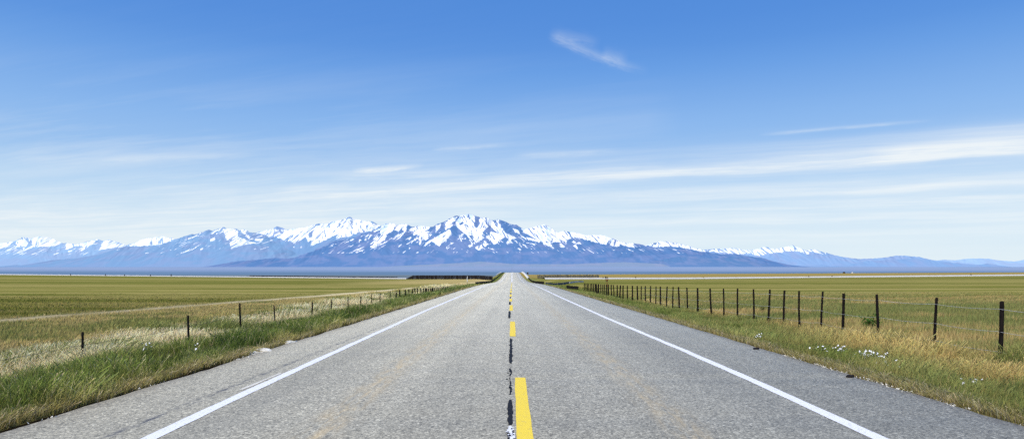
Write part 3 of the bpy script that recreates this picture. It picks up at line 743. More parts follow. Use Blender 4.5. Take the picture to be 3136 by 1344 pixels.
def wire_obj(pts, r, mat, parent, name='wire'):
    bm = bmesh.new(); prev = None
    n = len(pts)
    for i, p in enumerate(pts):
        d = Vector(pts[min(i + 1, n - 1)]) - Vector(pts[max(i - 1, 0)]); d.normalize()
        u = d.cross(Vector((0, 0, 1))).normalized(); v = u.cross(d)
        rr = r(p[1]) if callable(r) else r
        ring = [bm.verts.new(Vector(p) + (u * math.cos(a) + v * math.sin(a)) * rr) for a in (0, 2.094, 4.189)]
        if prev:
            for j in range(3): bm.faces.new([prev[j], prev[(j + 1) % 3], ring[(j + 1) % 3], ring[j]])
        prev = ring
    return bm_obj(name, bm, mat, parent, smooth=True)

def post_wire_fence(name, label, table, rad, mat, strands, wmat, wr, wtop, square=False, group=None):
    x0, y0, _ = table[0]
    root = empty(name, (x0, y0, float(ground_z(np.array([x0]), np.array([y0]))[0])))
    tag(root, label, 'fence', group)
    base = Vector(root.location); info = []
    variants = [post_mesh('post', 1.0, rad, s, square=square) for s in range(5)]
    for v in variants: v.materials.append(mat)
    for i, (x, y, zt) in enumerate(table):
        gz = float(ground_z(np.array([x]), np.array([y]))[0]) - .08
        o = bpy.data.objects.new('post', variants[i % 5]); COL.objects.link(o); o.parent = root
        o.location = Vector((x, y, gz)) - base
        k = random.uniform(.85, 1.15) * (1 if y < 48 else 1.35 if x > 0 else 1.9)
        o.scale = (k, k, zt - gz)
        lx, ly = random.uniform(-.055, .055), random.uniform(-.04, .04)
        o.rotation_euler = (ly, lx, random.uniform(0, 3))
        info.append((x + math.sin(lx) * (zt - gz) * .6, y, gz + .08, zt))
    for frac, yend, sag in strands:
        pts = []
        for (a, b) in zip(info, info[1:]):
            if a[1] > yend: break
            for t in (0, .25, .5, .75):
                z0 = a[2] + (a[3] - a[2]) * frac; z1 = b[2] + (b[3] - b[2]) * frac
                zz = z0 + (z1 - z0) * t - sag * 4 * t * (1 - t)
                pts.append((a[0] + (b[0] - a[0]) * t + .0 - base.x - rad * .9 * (1 if base.x > 0 else -1) * 0 , a[1] + (b[1] - a[1]) * t - base.y, zz - base.z))
        if len(pts) > 3: wire_obj(pts, wr, wmat, root)
    return root

RPOST = [(10.2,12.3,1.03),(10.14,14.2,1.06),(10.20,16.5,1.06),(9.96,18.54,1.07),(10.01,20.71,1.05),(10.36,22.9,1.04),(10.06,23.89,1.04),(10.16,25.53,1.02),(9.80,26.13,1.04),(9.68,27.32,1.03),(9.56,28.93,1.02),(9.58,30.87,0.98),(9.30,31.81,0.97),(9.08,33.35,0.96),(8.93,34.74,0.94),(8.81,35.94,0.96),(8.76,37.23,0.94),(8.66,38.26,0.94),(8.78,40.30,0.90),(8.81,41.93,0.88),(8.90,43.93,0.87),(8.98,45.87,0.83),(8.86,46.75,0.82),(8.85,48.1,0.81),(8.66,49.19,0.80),(8.52,50.30,0.79),(8.32,51.07,0.79),(8.32,52.67,0.78),(8.45,54.82,0.76),(8.52,57.04,0.74),(8.51,58.37,0.73),(8.49,59.83,0.72),(8.49,61.16,0.71),(8.52,62.61,0.70),(8.56,64.27,0.68),(8.54,65.53,0.68),(8.51,66.83,0.67),(8.52,67.64,0.66),(8.53,68.75,0.65),(8.54,70.25,0.64),(8.54,71.63,0.63),(8.53,72.75,0.63),(8.44,73.33,0.63),(8.35,73.92,0.63),(8.25,74.53,0.63),(8.15,75.21,0.63),(8.04,75.90,0.63)]
LPOST = [(-8.8,9.6,.44),(-8.79,14.01,0.44),(-8.80,18.62,0.50),(-9.01,22.69,0.66),(-8.76,25.24,0.49),(-8.46,28.83,0.45),(-8.26,31.22,0.46),(-8.26,34.45,0.49),(-8.25,37.23,0.42),(-8.32,40.30,0.46),(-8.42,43.47,0.42),(-8.21,45.87,0.49),(-8.47,50.01,0.33),(-8.56,52.21,0.44),(-8.58,54.98,0.40),(-8.59,56.86,0.39),(-8.84,60.60,0.37),(-8.70,61.2,0.36),(-8.55,61.7,0.35),(-8.31,62.30,0.37),(-8.16,62.9,0.36),(-8.05,63.5,0.35),(-8.03,64.16,0.34),(-7.96,65.03,0.33),(-7.86,65.67,0.33),(-7.79,66.31,0.32),(-7.74,66.98,0.32),(-7.73,68.06,0.30),(-7.66,69.04,0.29),(-7.61,69.76,0.29),(-7.57,70.94,0.28),(-7.51,72.01,0.27),(-7.47,73.59,0.27),(-7.45,74.40,0.27),(-7.43,76.09,0.26),(-7.35,76.96,0.25),(-7.29,77.86,0.24)]
post_wire_fence('wire_fence', 'dark timber post fence with three pale wires right of the road', RPOST, .039, DARKWOOD,
                [(.88, 46, .03), (.52, 46, .03), (.20, 46, .03)], WIRE, .0042, .9)
post_wire_fence('wire_fence', 'thin short dark posts with one sagging wire left of the road', LPOST, .027, DARKSTEEL,
                [(.62, 50, .025)], WIREDARK, .004, .6)

def plank_fence(name, label, path, h, gap, pw, mat, cat='fence', thick=.04, rail=True, slope_end=0, parent_label=None, lift=0., jitter=.06, group=None):
    """a run of upright planks on two rails following a path of (x,y) points; planks are pattern inside one panel mesh"""
    P = [Vector((x, y, 0)) for x, y in path]
    root = empty(name, (P[0].x, P[0].y, float(ground_z(np.array([P[0].x]), np.array([P[0].y]))[0])))
    tag(root, label, cat, group); base = Vector(root.location)
    bm = bmesh.new(); br = bmesh.new(); bp_ = bmesh.new()
    L = 0; segs = []
    for a, b in zip(P, P[1:]): segs.append((a, b, (b - a).length)); L += segs[-1][2]
    rnd = random.Random(len(label))
    def at(s):
        for a, b, l in segs:
            if s <= l: return a + (b - a) * (s / l), (b - a).normalized()
            s -= l
        return segs[-1][1], (segs[-1][1] - segs[-1][0]).normalized()
    def box(bmm, c, d, w, t, z0, z1, tilt=0):
        n = Vector((-d.y, d.x, 0))
        vs = []
        for z in (z0, z1):
            for sx, sy in ((-1, -1), (1, -1), (1, 1), (-1, 1)):
                p = c + d * (sx * w / 2 + tilt * (z - z0)) + n * (sy * t / 2); vs.append(bmm.verts.new((p.x - base.x, p.y - base.y, z - base.z)))
        for f in ((0, 1, 5, 4), (1, 2, 6, 5), (2, 3, 7, 6), (3, 0, 4, 7), (4, 5, 6, 7)): bmm.faces.new([vs[i] for i in f])
    s = pw / 2; i = 0
    gz = lambda p: float(ground_z(np.array([p.x]), np.array([p.y]))[0]) + lift
    while s < L - pw / 3:
        p, d = at(s); z = gz(p); hh = h * (1 + rnd.uniform(-jitter, jitter))
        if slope_end: hh *= min(1, s / slope_end + .12)
        if gap < .04 or rnd.random() > .02: box(bm, p, d, pw * (1 + rnd.uniform(-.1, .1)), thick, z + rnd.uniform(-.02, .06), z + hh, rnd.uniform(-.02, .02))
        s += pw + gap * rnd.uniform(.6, 1.4)
    bm_obj('plank_panel', bm, mat, root)
    if rail:
        k = max(2, int(L / 3)); pr = None
        for f in (.3, .75):
            for j in range(k):
                a, d = at(L * j / k); b, _ = at(L * (j + 1) / k); c = (a + b) / 2
                if slope_end and L * j / k < slope_end and f > .5: continue
                n = Vector((-d.y, d.x, 0)); c = c + n * (thick * .5 + .03)
                z = gz(c) + h * f; box(br, c, d, L / k * 1.02, .05, z - .05, z + .05)
        bm_obj('rail', br, mat, root)
        for j in range(0, int(L / 3) + 1):
            a, d = at(min(L - .1, j * 3.0 + .1)); n = Vector((-d.y, d.x, 0)); c = a + n * (thick * .5 + .11)
            if slope_end and j * 3 < slope_end: continue
            q = bmesh.new(); box(q, c, d, .12, .1, gz(c) - .1, gz(c) + h * 1.02); bm_obj('post', q, mat, root)
            if j > 28: break
    else:
        br.free()
    bp_.free()
    return root

SNOWF = rough_mat('weathered_black_planks', (.008, .006, .007), (.034, .028, .026), (1.6, 1.6, .2), .9, .3)
SNOWG = rough_mat('weathered_grey_planks', (.045, .043, .03), (.16, .15, .12), (1.2, 1.2, .2), .9, .3)
BARR = rough_mat('black_barrier', (.010, .010, .010), (.03, .027, .024), (3, 3, 3), .7, .2)
WBAR = rough_mat('white_barrier', (.72, .72, .70), (.84, .84, .82), (2, 2, 2), .7, .1)
GREYF = rough_mat('grey_boards', (.30, .32, .33), (.55, .56, .55), (.6, .6, 2), .8, .1)

plank_fence('snow_fence', 'long black plank windbreak fence on the left field, ending at the road bank', [(-44, 284), (-20, 283), (-7.9, 281)], 1.65, .02, .42, SNOWF, slope_end=3.2, lift=.0, jitter=.015)
plank_fence('snow_fence', 'greyish plank windbreak fence on the right, just behind the pale gravel road', [(12, 322), (30, 326), (42, 329)], 1.75, .10, .36, SNOWG, lift=-.05, jitter=.10)
plank_fence('snow_fence', 'thin dark windbreak line far off left beyond the gravel road', [(-200, 520), (-140, 512), (-84, 505)], .95, .03, .9, SNOWF, lift=.9, rail=False)

def barrier(name, label, path, h, mat, th=.12, posts=True, lift=0., cat='barrier', capm=None):
    """low beam barrier: beam mesh with posts as parts"""
    root = empty(name, (path[0][0], path[0][1], float(ground_z(np.array([path[0][0]]), np.array([path[0][1]]))[0])))
    tag(root, label, cat); base = Vector(root.location)
    pts = []
    for (x0, y0), (x1, y1) in zip(path, path[1:]):
        n = max(2, int(math.hypot(x1 - x0, y1 - y0) / 3))
        for i in range(n): pts.append((x0 + (x1 - x0) * i / n, y0 + (y1 - y0) * i / n))
    pts.append(path[-1]); pts = np.array(pts)
    gz = ground_z(pts[:, 0], pts[:, 1]) + lift
    d = np.gradient(pts, axis=0); d /= np.linalg.norm(d, axis=1)[:, None]; nn = np.stack([-d[:, 1], d[:, 0]], 1)
    # W-shaped beam section
    sec = [(-.5, .18), (.1, .30), (-.5, .55), (-.5, .62), (.1, .80), (-.5, 1.0), (-.9, 1.0), (-.9, .18)]
    rows = []
    for s, f in sec: rows.append(np.stack([pts[:, 0] + nn[:, 0] * s * th - base.x, pts[:, 1] + nn[:, 1] * s * th - base.y, gz + h * f - base.z], 1))
    V = np.concatenate(rows); n = len(pts); i = np.arange(n - 1); F = []
    k = len(sec)
    for q in range(k):
        r = (q + 1) % k
        F.append(np.stack([q * n + i, q * n + i + 1, r * n + i + 1, r * n + i], 1))
    link('beam', np_mesh('beam', V, np.concatenate(F), 4), mat, root)
    step = max(1, int(len(pts) / 30))
    if posts:
        for j in range(0, n, step):
            b = bmesh.new(); r = bmesh.ops.create_cube(b, size=1)
            bmesh.ops.scale(b, vec=(.12, .12, h + .3), verts=r['verts'])
            bmesh.ops.translate(b, vec=(pts[j, 0] - nn[j, 0] * th * 1.6 - base.x, pts[j, 1] - nn[j, 1] * th * 1.6 - base.y, gz[j] + (h - .3) / 2 - .02 - base.z), verts=r['verts'])
            bm_obj('post', b, mat, root)
    return root
barrier('guard_rail', 'low black guard rail curving up the left side of the hill road', [(-6.25, 116), (-6.3, 150), (-6.5, 200), (-7.0, 240), (-7.4, 300), (-7.1, 400), (-6.6, 520)], .52, BARR, lift=.05)
barrier('guard_rail', 'white guard rail on the outer left bank near the crest', [(-9.6, 420), (-9.2, 470), (-8.6, 530)], .8, WBAR)
barrier('guard_rail', 'bright white barrier down the right side of the hill road', [(8.4, 540), (8.6, 480), (8.3, 400), (8.0, 340), (7.7, 300)], .9, WBAR, th=.5)
barrier('guard_rail', 'black guard rail below the white barrier right of the hill road', [(7.5, 298), (6.9, 240), (6.5, 190), (6.15, 130)], .55, BARR, lift=.02)
plank_fence('board_fence', 'low slate-grey board fence turning off from the right guard rail', [(6.4, 127), (9, 134), (11.8, 141)], .46, .05, .22, rough_mat('slate_boards', (.04, .05, .065), (.16, .18, .2), (2, 2, 1), .8, .2), jitter=.15, lift=-.02)
plank_fence('board_fence', 'pale grey board fence continuing the slate fence towards the gravel road', [(12.0, 142), (14, 148), (16.2, 154)], .36, .02, .5, GREYF, jitter=.05)
plank_fence('board_fence', 'short stub of black boards on the right verge before the post fence', [(6.55, 82), (7.1, 81), (7.7, 79.5)], .42, .0, .3, BARR, jitter=.04, lift=.05)

# ------------------------------------------------------------------ signs and posts
def box_bm(bm, c, s):
    r = bmesh.ops.create_cube(bm, size=1); bmesh.ops.scale(bm, vec=s, verts=r['verts']); bmesh.ops.translate(bm, vec=c, verts=r['verts'])
    return r['verts']
def cyl_bm(bm, c, r, h, seg=12, axis='Z', r2=None):
    k = bmesh.ops.create_cone(bm, cap_ends=True, segments=seg, radius1=r, radius2=r if r2 is None else r2, depth=h)
    if axis == 'Y': bmesh.ops.rotate(bm, cent=(0, 0, 0), matrix=__import__('mathutils').Matrix.Rotation(math.pi / 2, 3, 'X'), verts=k['verts'])
    bmesh.ops.translate(bm, vec=c, verts=k['verts'])
gz1 = lambda x, y: float(ground_z(np.array([x]), np.array([y]))[0])

BROWN = rough_mat('rust_brown_timber', (.10, .035, .012), (.22, .085, .03), (12, 12, 3), .8, .3)
ORANGE = rough_mat('orange_lens', (.75, .28, .06), (.85, .40, .1), (9, 9, 9), .5, .1)
BLACKP = rough_mat('black_enamel', (.012, .011, .012), (.03, .026, .026), (9, 9, 9), .5, .1)
WHITEP = rough_mat('white_enamel', (.74, .74, .74), (.84, .84, .84), (9, 9, 9), .5, .1)

# two-legged marker behind the right fence
sx_, sy_ = 13.9, 100.0; sz = gz1(sx_, sy_)
sg = empty('marker_sign', (sx_, sy_, sz)); tag(sg, 'two-legged brown marker sign with dark arched head and white disc behind the right fence', 'sign')
for s in (-1, 1):
    b = bmesh.new(); box_bm(b, (s * .105, 0, .36), (.055, .07, .90)); bm_obj('leg', b, BROWN, sg)
b = bmesh.new()
n = 16; outer = []; inner = []
pr = [(-.165, .80), (-.165, 1.22)] + [(.165 * -math.cos(math.pi * i / 10), 1.22 + .20 * math.sin(math.pi * i / 10)) for i in range(1, 10)] + [(.165, 1.22), (.165, .80)]
f1 = [b.verts.new((x, -.05, z)) for x, z in pr]; f2 = [b.verts.new((x, .05, z)) for x, z in pr]
b.faces.new(f1); b.faces.new(f2[::-1])
for i in range(len(pr)):
    j = (i + 1) % len(pr); b.faces.new([f1[j], f1[i], f2[i], f2[j]])
head = bm_obj('sign_head', b, BLACKP, sg)
b = bmesh.new(); cyl_bm(b, (0, -.06, 1.16), .085, .03, 16, 'Y'); bm_obj('disc', b, WHITEP, head)
b = bmesh.new(); box_bm(b, (-.02, -.06, .99), (.13, .025, .10)); bm_obj('plate', b, ORANGE, head)

# round sign near the crest on the right
rx_, ry_ = 9.9, 430.; rz_ = gz1(rx_, ry_)
rs = empty('round_sign', (rx_, ry_, rz_)); tag(rs, 'small dark round road sign on a post beside the white barrier near the crest', 'sign')
ztop = EYE + (690 - 686.8) / 1717 * ry_
b = bmesh.new(); cyl_bm(b, (0, .06, (ztop - rz_) / 2 - .1), .045, ztop - rz_ + .2, 8); bm_obj('pole', b, BLACKP, rs)
b = bmesh.new(); cyl_bm(b, (0, 0, ztop - rz_), .62, .05, 24, 'Y'); pl = bm_obj('sign_plate', b, BLACKP, rs)
b = bmesh.new(); k = bmesh.ops.create_circle(b, segments=24, radius=.62, cap_ends=False)
bm2 = bmesh.new()
for i in range(24):
    a0, a1 = 6.2832 * i / 24, 6.2832 * (i + 1) / 24
    q = [(.62, a0, -.04), (.645, a0, -.04), (.645, a1, -.04), (.62, a1, -.04)]
    fr = [bm2.verts.new((r * math.cos(a), y, ztop - rz_ + r * math.sin(a))) for r, a, y in q]
    bk = [bm2.verts.new((r * math.cos(a), .04, ztop - rz_ + r * math.sin(a))) for r, a, y in q]
    bm2.faces.new(fr); bm2.faces.new([fr[1], bk[1], bk[2], fr[2]]); bm2.faces.new([fr[0], fr[3], bk[3], bk[0]]); bm2.faces.new(bk[::-1])
bmesh.ops.remove_doubles(bm2, verts=bm2.verts, dist=.0005); b.free()
bm_obj('rim', bm2, WHITEP, pl)

# white marker post on the left
def marker_post(x, y, h, label, white=.65, r=.05, group=None):
    z = gz1(x, y); o = empty('marker_post', (x, y, z)); tag(o, label, 'post', group)
    b = bmesh.new(); cyl_bm(b, (0, 0, h * (1 - white) / 2 - .1), r * .8, h * (1 - white) + .2, 10); bm_obj('stake', b, DARKSTEEL, o)
    b = bmesh.new(); cyl_bm(b, (0, 0, h * (1 - white / 2)), r, h * white, 12); cyl_bm(b, (0, 0, h + .015), r, .03, 12, r2=r * .5)
    bm_obj('sleeve', b, WHITEP, o)
    return o
marker_post(-8.65, 132, 1.75, 'slim white-topped marker post on the left in front of the black windbreak', r=.055)

# dark stub posts along the gravel road
stub = post_mesh('roadside_post', 1.0, .22, 3, square=True); stub.materials.append(BARR)
words_l = ['first and leftmost dark stub post on the left gravel road', 'second dark stub post from the left on the left gravel road', 'middle dark stub post of the five on the left gravel road', 'fourth dark stub post from the left on the left gravel road', 'dark stub post on the left gravel road nearest the windbreak']
words_r = ['dark stub post at the end of the pale grey board fence', 'smaller of two dark stub posts close together on the right gravel road', 'larger of two dark stub posts close together on the right gravel road', 'dark stub post on the gravel road just right of the marker sign',
  'dark stub post on the right gravel road above the dense fence posts', 'dark stub post right of centre on the right gravel road', 'dark stub post on the gravel road far right of the marker sign', 'tiny dark stub post at the far right end of the gravel road']
spec = [(206, words_l[0], .9), (292, words_l[1], 1.0), (339, words_l[2], .9), (403, words_l[3], .9), (454, words_l[4], 1.2)]
for px_col, lb, h in spec:  # each post set by its image pixel column
    k = (px_col - 1288) / 1717; y = (297 - 3.4) / (1 + .34 * k); x = k * y; y -= 9.5
    o = bpy.data.objects.new('roadside_post', stub); COL.objects.link(o); o.location = (x, y, gz1(x, y) - .1); o.scale = (1, 1, h + .1)
    tag(o, lb, 'post', 'stub posts along the gravel road')
spec = [(1459.5, words_r[0], .9), (1510.5, words_r[1], .8), (1516, words_r[2], 1.1), (1590, words_r[3], 1.0), (1757, words_r[4], .7), (2015, words_r[5], .8), (2072, words_r[6], .8), (2415, words_r[7], 1.1)]
for px_col, lb, h in spec:  # image pixel columns again, right of the road
    k = (px_col - 1288) / 1717; y = (300 - 3.38) / (1 - .338 * k); x = k * y; y -= 9.0
    if px_col < 1500: y = 160.; x = k * y
    o = bpy.data.objects.new('roadside_post', stub); COL.objects.link(o); o.location = (x, y, gz1(x, y) - .1); o.scale = (1, 1, h + .1) if px_col > 1500 else (.45, .45, .5)
    tag(o, lb, 'post', 'stub posts along the gravel road')

# two little huts on the far right edge of the field
def hut(x, y, w, h, mat, label, roofm):
    z = gz1(x, y); o = empty('hut', (x, y, z)); tag(o, label, 'hut')
    b = bmesh.new(); box_bm(b, (0, 0, h * .35), (w, w * .8, h * .7)); bm_obj('wall', b, mat, o)
    b = bmesh.new(); vs = [b.verts.new(p) for p in [(-w * .56, -w * .46, h * .7), (w * .56, -w * .46, h * .7), (w * .56, w * .46, h * .7), (-w * .56, w * .46, h * .7), (-w * .56, 0, h), (w * .56, 0, h)]]
    for f in ((0, 1, 5, 4), (2, 3, 4, 5), (1, 2, 5), (3, 0, 4), (3, 2, 1, 0)): b.faces.new([vs[i] for i in f])
    bm_obj('roof', b, roofm, o)
    b = bmesh.new(); box_bm(b, (w * .1, -w * .405, h * .25), (w * .22, w * .02, h * .5)); bm_obj('door', b, roofm, o)
hut(428, 880, 2.2, 1.7, BARR, 'tiny dark hut on the skyline of the right field', BLACKP)
hut(438.5, 880, 1.6, 1.5, WHITEP, 'tiny white hut beside the dark hut on the right skyline', GREYF)

# ------------------------------------------------------------------ plants and stones
LEAF = None
def leaf_mat(name, a, b):
    m, nt, out = newmat(name); g = N(nt)
    pos = g.n('ShaderNodeTexCoord').outputs['Object']
    c = g.mix(g.ramp(g.noise(pos, 14, 3, .6), [(.35, 0.), (.65, 1.)]), a, b)
    d = g.n('ShaderNodeBsdfDiffuse'); g.l(c, d.inputs[0]); t = g.n('ShaderNodeBsdfTranslucent'); g.l(c, t.inputs[0])
    mx = g.n('ShaderNodeMixShader'); mx.inputs[0].default_value = .3; g.l(d.outputs[0], mx.inputs[1]); g.l(t.outputs[0], mx.inputs[2]); g.l(mx.outputs[0], out.inputs[0])
    return m
def shrub(x, y, w, h, mat, label, nleaf=260, leaf=.05, seed=1):
    rnd = random.Random(seed); z = gz1(x, y); o = empty('shrub', (x, y, z)); tag(o, label, 'shrub')
    b = bmesh.new(); tips = []
    for i in range(9):
        a = rnd.random() * 6.28; r = w / 2 * rnd.uniform(.3, .95); hh = h * rnd.uniform(.55, 1)
        tip = Vector((r * math.cos(a), r * math.sin(a), hh)); mid = Vector((tip.x * .35, tip.y * .35, hh * .6))
        prev = None
        for t, p in ((0, Vector((0, 0, -.05))), (.5, mid), (1, tip)):
            k = .012 * (1 - .7 * t); ring = [b.verts.new(p + Vector((k * math.cos(q), k * math.sin(q), 0))) for q in (0, 2.1, 4.2)]
            if prev:
                for j in range(3): b.faces.new([prev[j], prev[(j + 1) % 3], ring[(j + 1) % 3], ring[j]])
            prev = ring
        tips.append((mid, tip))
    bm_obj('stem', b, BROWN, o)
    b = bmesh.new()
    for i in range(nleaf):
        m, t = rnd.choice(tips); p = m.lerp(t, rnd.uniform(-.6, 1.1)) + Vector((rnd.gauss(0, w * .08), rnd.gauss(0, w * .08), rnd.gauss(0, h * .06)))
        if p.z < .04: p.z = .04
        d = Vector((rnd.gauss(0, 1), rnd.gauss(0, 1), rnd.gauss(.4, .6))).normalized(); u = d.cross(Vector((rnd.gauss(0, 1), rnd.gauss(0, 1), rnd.gauss(0, 1)))).normalized()
        L = leaf * rnd.uniform(.7, 1.4)
        vs = [b.verts.new(p), b.verts.new(p + d * L * .5 + u * L * .28), b.verts.new(p + d * L), b.verts.new(p + d * L * .5 - u * L * .28)]
        b.faces.new(vs)
    bm_obj('foliage', b, mat, o)
BRIGHT = leaf_mat('bright_leaf', (.035, .11, .018), (.085, .19, .035))
DEEP = leaf_mat('deep_leaf', (.014, .035, .010), (.04, .07, .02))
SOFT = leaf_mat('soft_leaf', (.06, .10, .025), (.11, .15, .04))
shrub(11.75, 22.4, .60, .50, BRIGHT, 'bright green leafy shrub beside a dark post of the right fence', 320, .06, 2)
shrub(12.1, 33, .34, .32, SOFT, 'small low green shrub beyond the right fence, left of the bright shrub', 120, .05, 3)
shrub(-5.95, 50.5, .46, .34, DEEP, 'dark rounded shrub on the left verge nearest the road', 260, .06, 4)
shrub(-5.6, 53.0, .2, .30, DEEP, 'small narrow dark shrub just right of the rounded dark shrub', 110, .05, 7)
shrub(-8.1, 50.5, .7, .36, SOFT, 'lighter green shrub among the left fence posts', 320, .06, 5)

PETAL = rough_mat('white_petal', (.80, .80, .80), (.88, .88, .86), (20, 20, 20), .8, .05)
def flower_clump(x, y, rad, h, n, label, seed, group=None, s=.020):
    rnd = random.Random(seed); z = gz1(x, y); o = empty('wildflower_clump', (x, y, z)); tag(o, label, 'wildflowers', group)
    st = bmesh.new(); pt = bmesh.new()
    for i in range(n):
        a = rnd.random() * 6.28; r = rad * math.sqrt(rnd.random()); hh = h * rnd.uniform(.75, 1.2)
        p = Vector((r * math.cos(a), r * math.sin(a), hh)); q = Vector((p.x * .7, p.y * .7, -.02))
        vs = [st.verts.new(q + Vector((-.003, 0, 0))), st.verts.new(q + Vector((.003, 0, 0))), st.verts.new(p + Vector((.002, 0, 0))), st.verts.new(p + Vector((-.002, 0, 0)))]
        st.faces.new(vs)
        k = s * rnd.uniform(.7, 1.3); tx, ty = rnd.gauss(.0, .5), rnd.gauss(.25, .5)
        for j in range(5):
            b0 = 6.2832 * j / 5 + rnd.random() * .2; cs, sn = math.cos(b0), math.sin(b0)
            f = lambda u, v: pt.verts.new(p + Vector((u * cs - v * sn, u * sn + v * cs, (u * cs - v * sn) * tx + (u * sn + v * cs) * ty + .004)))
            pt.faces.new([f(0, 0), f(k * .6, k * .42), f(k * 1.1, 0), f(k * .6, -k * .42)])
    bm_obj('stem', st, SOFT, o); bm_obj('blossom', pt, PETAL, o)
flower_clump(6.92, 13.2, .34, .26, 70, 'largest clump of white wildflowers on the right verge before the golden grass', 1, 'white wildflowers on the verges', .0145)
flower_clump(6.66, 13.9, .14, .26, 22, 'medium clump of white wildflowers just left of the largest clump', 2, 'white wildflowers on the verges', .016)
flower_clump(6.15, 13.7, .18, .24, 9, 'sparse wildflower clump left of the medium one on the right verge', 3, 'white wildflowers on the verges', .018)
flower_clump(6.75, 12.1, .30, .22, 14, 'loose scatter of white wildflowers in front of the largest clump', 8, 'white wildflowers on the verges', .016)
flower_clump(5.98, 16.6, .10, .22, 12, 'small lone wildflower clump near the right asphalt edge', 4, 'white wildflowers on the verges', .016)
flower_clump(6.75, 10.0, .16, .22, 9, 'few white wildflowers in green grass low on the far right verge', 5, 'white wildflowers on the verges', .018)
flower_clump(-7.05, 13.2, .12, .40, 14, 'pair of white flower heads in tall grass on the left verge', 6, 'white wildflowers on the verges', .016)
flower_clump(-6.17, 13.3, .06, .34, 4, 'tiny white flower nearer the road on the left verge', 7, 'white wildflowers on the verges', .018)

STONE = rough_mat('chalky_stone', (.55, .50, .38), (.82, .80, .72), (14, 14, 14), .9, .6)
def stone(x, y, sx, sy, sz_, label, seed):
    rnd = random.Random(seed); b = bmesh.new(); bmesh.ops.create_icosphere(b, subdivisions=3, radius=1)
    for v in b.verts:
        n_ = 1 + .22 * math.sin(v.co.x * 3.1 + seed) * math.cos(v.co.y * 2.7 + seed) + .12 * math.sin(v.co.z * 6 + v.co.x * 5) + rnd.uniform(-.06, .06)
        v.co = Vector((v.co.x * sx * n_, v.co.y * sy * n_, max(v.co.z, -.4) * sz_ * n_))
    o = bm_obj('stone', b, STONE, None); o.location = (x, y, gz1(x, y) + .02); o.rotation_euler = (0, 0, seed)
    tag(o, label, 'stone', 'chalky stones at the left road edge')
stone(-5.38, 14.6, .20, .32, .06, 'larger flat chalky stone at the left asphalt edge', 1)
stone(-5.40, 14.1, .11, .16, .06, 'small chalky stone touching the larger flat one on the left edge', 2)
stone(-5.28, 16.3, .11, .26, .05, 'flat chalky stone a little farther along the left asphalt edge', 3)

# pale chips along the asphalt edges
def chips():
    b = bmesh.new(); rnd = random.Random(5)
    runs = [(1, 6.3, 7.4), (1, 8.2, 8.9), (1, 9.3, 10.8), (1, 11.2, 12.4), (1, 12.9, 13.6), (-1, 9.6, 10.4), (-1, 12.6, 13.6), (-1, 7.4, 7.9)]
    for side, ya, yb in runs:
        for i in range(int((yb - ya) * (38 if side > 0 else 14))):
            y = rnd.uniform(ya, yb); x = (XR + .02 + rnd.gauss(.0, .04)) if side > 0 else (XL - rnd.gauss(0.0, .03))
            s = rnd.uniform(.008, .026); z = .003 + s * .2
            vs = [b.verts.new((x + s * rnd.uniform(-1, 1), y + s * rnd.uniform(-1, 1), z + s * q)) for q in (-.3, -.3, -.2, .7)]
            for f in ((0, 1, 3), (1, 2, 3), (2, 0, 3)): b.faces.new([vs[j] for j in f])
    o = bm_obj('gravel_chips', b, STONE); tag(o, 'line of pale gravel chips scattered along the asphalt edges', 'gravel', kind='stuff')
chips()
# black scraps on the right shoulder
def scrap(x, y, s, label, seed):
    rnd = random.Random(seed); b = bmesh.new(); n = 9; top = []; bot = []
    for i in range(n):
        a = 6.2832 * i / n; r = s * rnd.uniform(.6, 1.1)
        top.append(b.verts.new((r * math.cos(a), .55 * r * math.sin(a), .012 + rnd.uniform(0, .03)))); bot.append(b.verts.new((r * math.cos(a), .55 * r * math.sin(a), .001)))
    c = b.verts.new((0, 0, .035))
    for i in range(n):
        j = (i + 1) % n; b.faces.new([top[i], top[j], c]); b.faces.new([bot[i], bot[j], top[j], top[i]])
    o = bm_obj('rubber_scrap', b, BLACKP); o.location = (x, y, .006); tag(o, label, 'debris', 'black scraps on the right shoulder')
scrap(5.33, 10.75, .085, 'black rubber scrap lying on the near right shoulder edge', 1)
scrap(5.27, 14.75, .07, 'smaller black scrap farther along the right shoulder edge', 2)

# ------------------------------------------------------------------ sky, sun
SUN_AZ = math.radians(208)      # compass direction the light comes from: left, a little behind the viewer
SUN_EL = math.radians(50)
w = bpy.data.worlds.new('World'); S.world = w; w.use_nodes = True
nt = w.node_tree; nt.nodes.clear(); g = N(nt)
out = g.n('ShaderNodeOutputWorld')
sky = g.n('ShaderNodeTexSky', sky_type='NISHITA'); sky.sun_disc = False
sky.sun_elevation = SUN_EL; sky.sun_rotation = SUN_AZ; sky.altitude = 1200; sky.air_density = 1.0; sky.dust_density = .6; sky.ozone_density = 1.5
b1 = g.n('ShaderNodeBackground'); b1.inputs[1].default_value = .10; g.l(sky.outputs[0], b1.inputs[0])
dirv = g.n('ShaderNodeTexCoord').outputs['Generated']
sp = g.n('ShaderNodeSeparateXYZ'); g.l(dirv, sp.inputs[0]); dx, dy, dz = sp.outputs
KK = .42
yy = g.math('MAXIMUM', g.math('ADD', dy, g.math('MULTIPLY', dx, KK)), .12)
q = g.math('DIVIDE', dz, yy)                    # constant along one cirrus street
al = g.math('DIVIDE', g.math('SUBTRACT', dx, g.math('MULTIPLY', dy, KK)), yy)   # position along the street
u = g.math('DIVIDE', dx, g.math('MAXIMUM', dy, .15)); v = g.math('DIVIDE', dz, g.math('MAXIMUM', dy, .15))
def cmb(a, b, c=0.):
    d = g.n('ShaderNodeCombineXYZ'); g.val(d.inputs[0], a); g.val(d.inputs[1], b); g.val(d.inputs[2], c); return d.outputs[0]
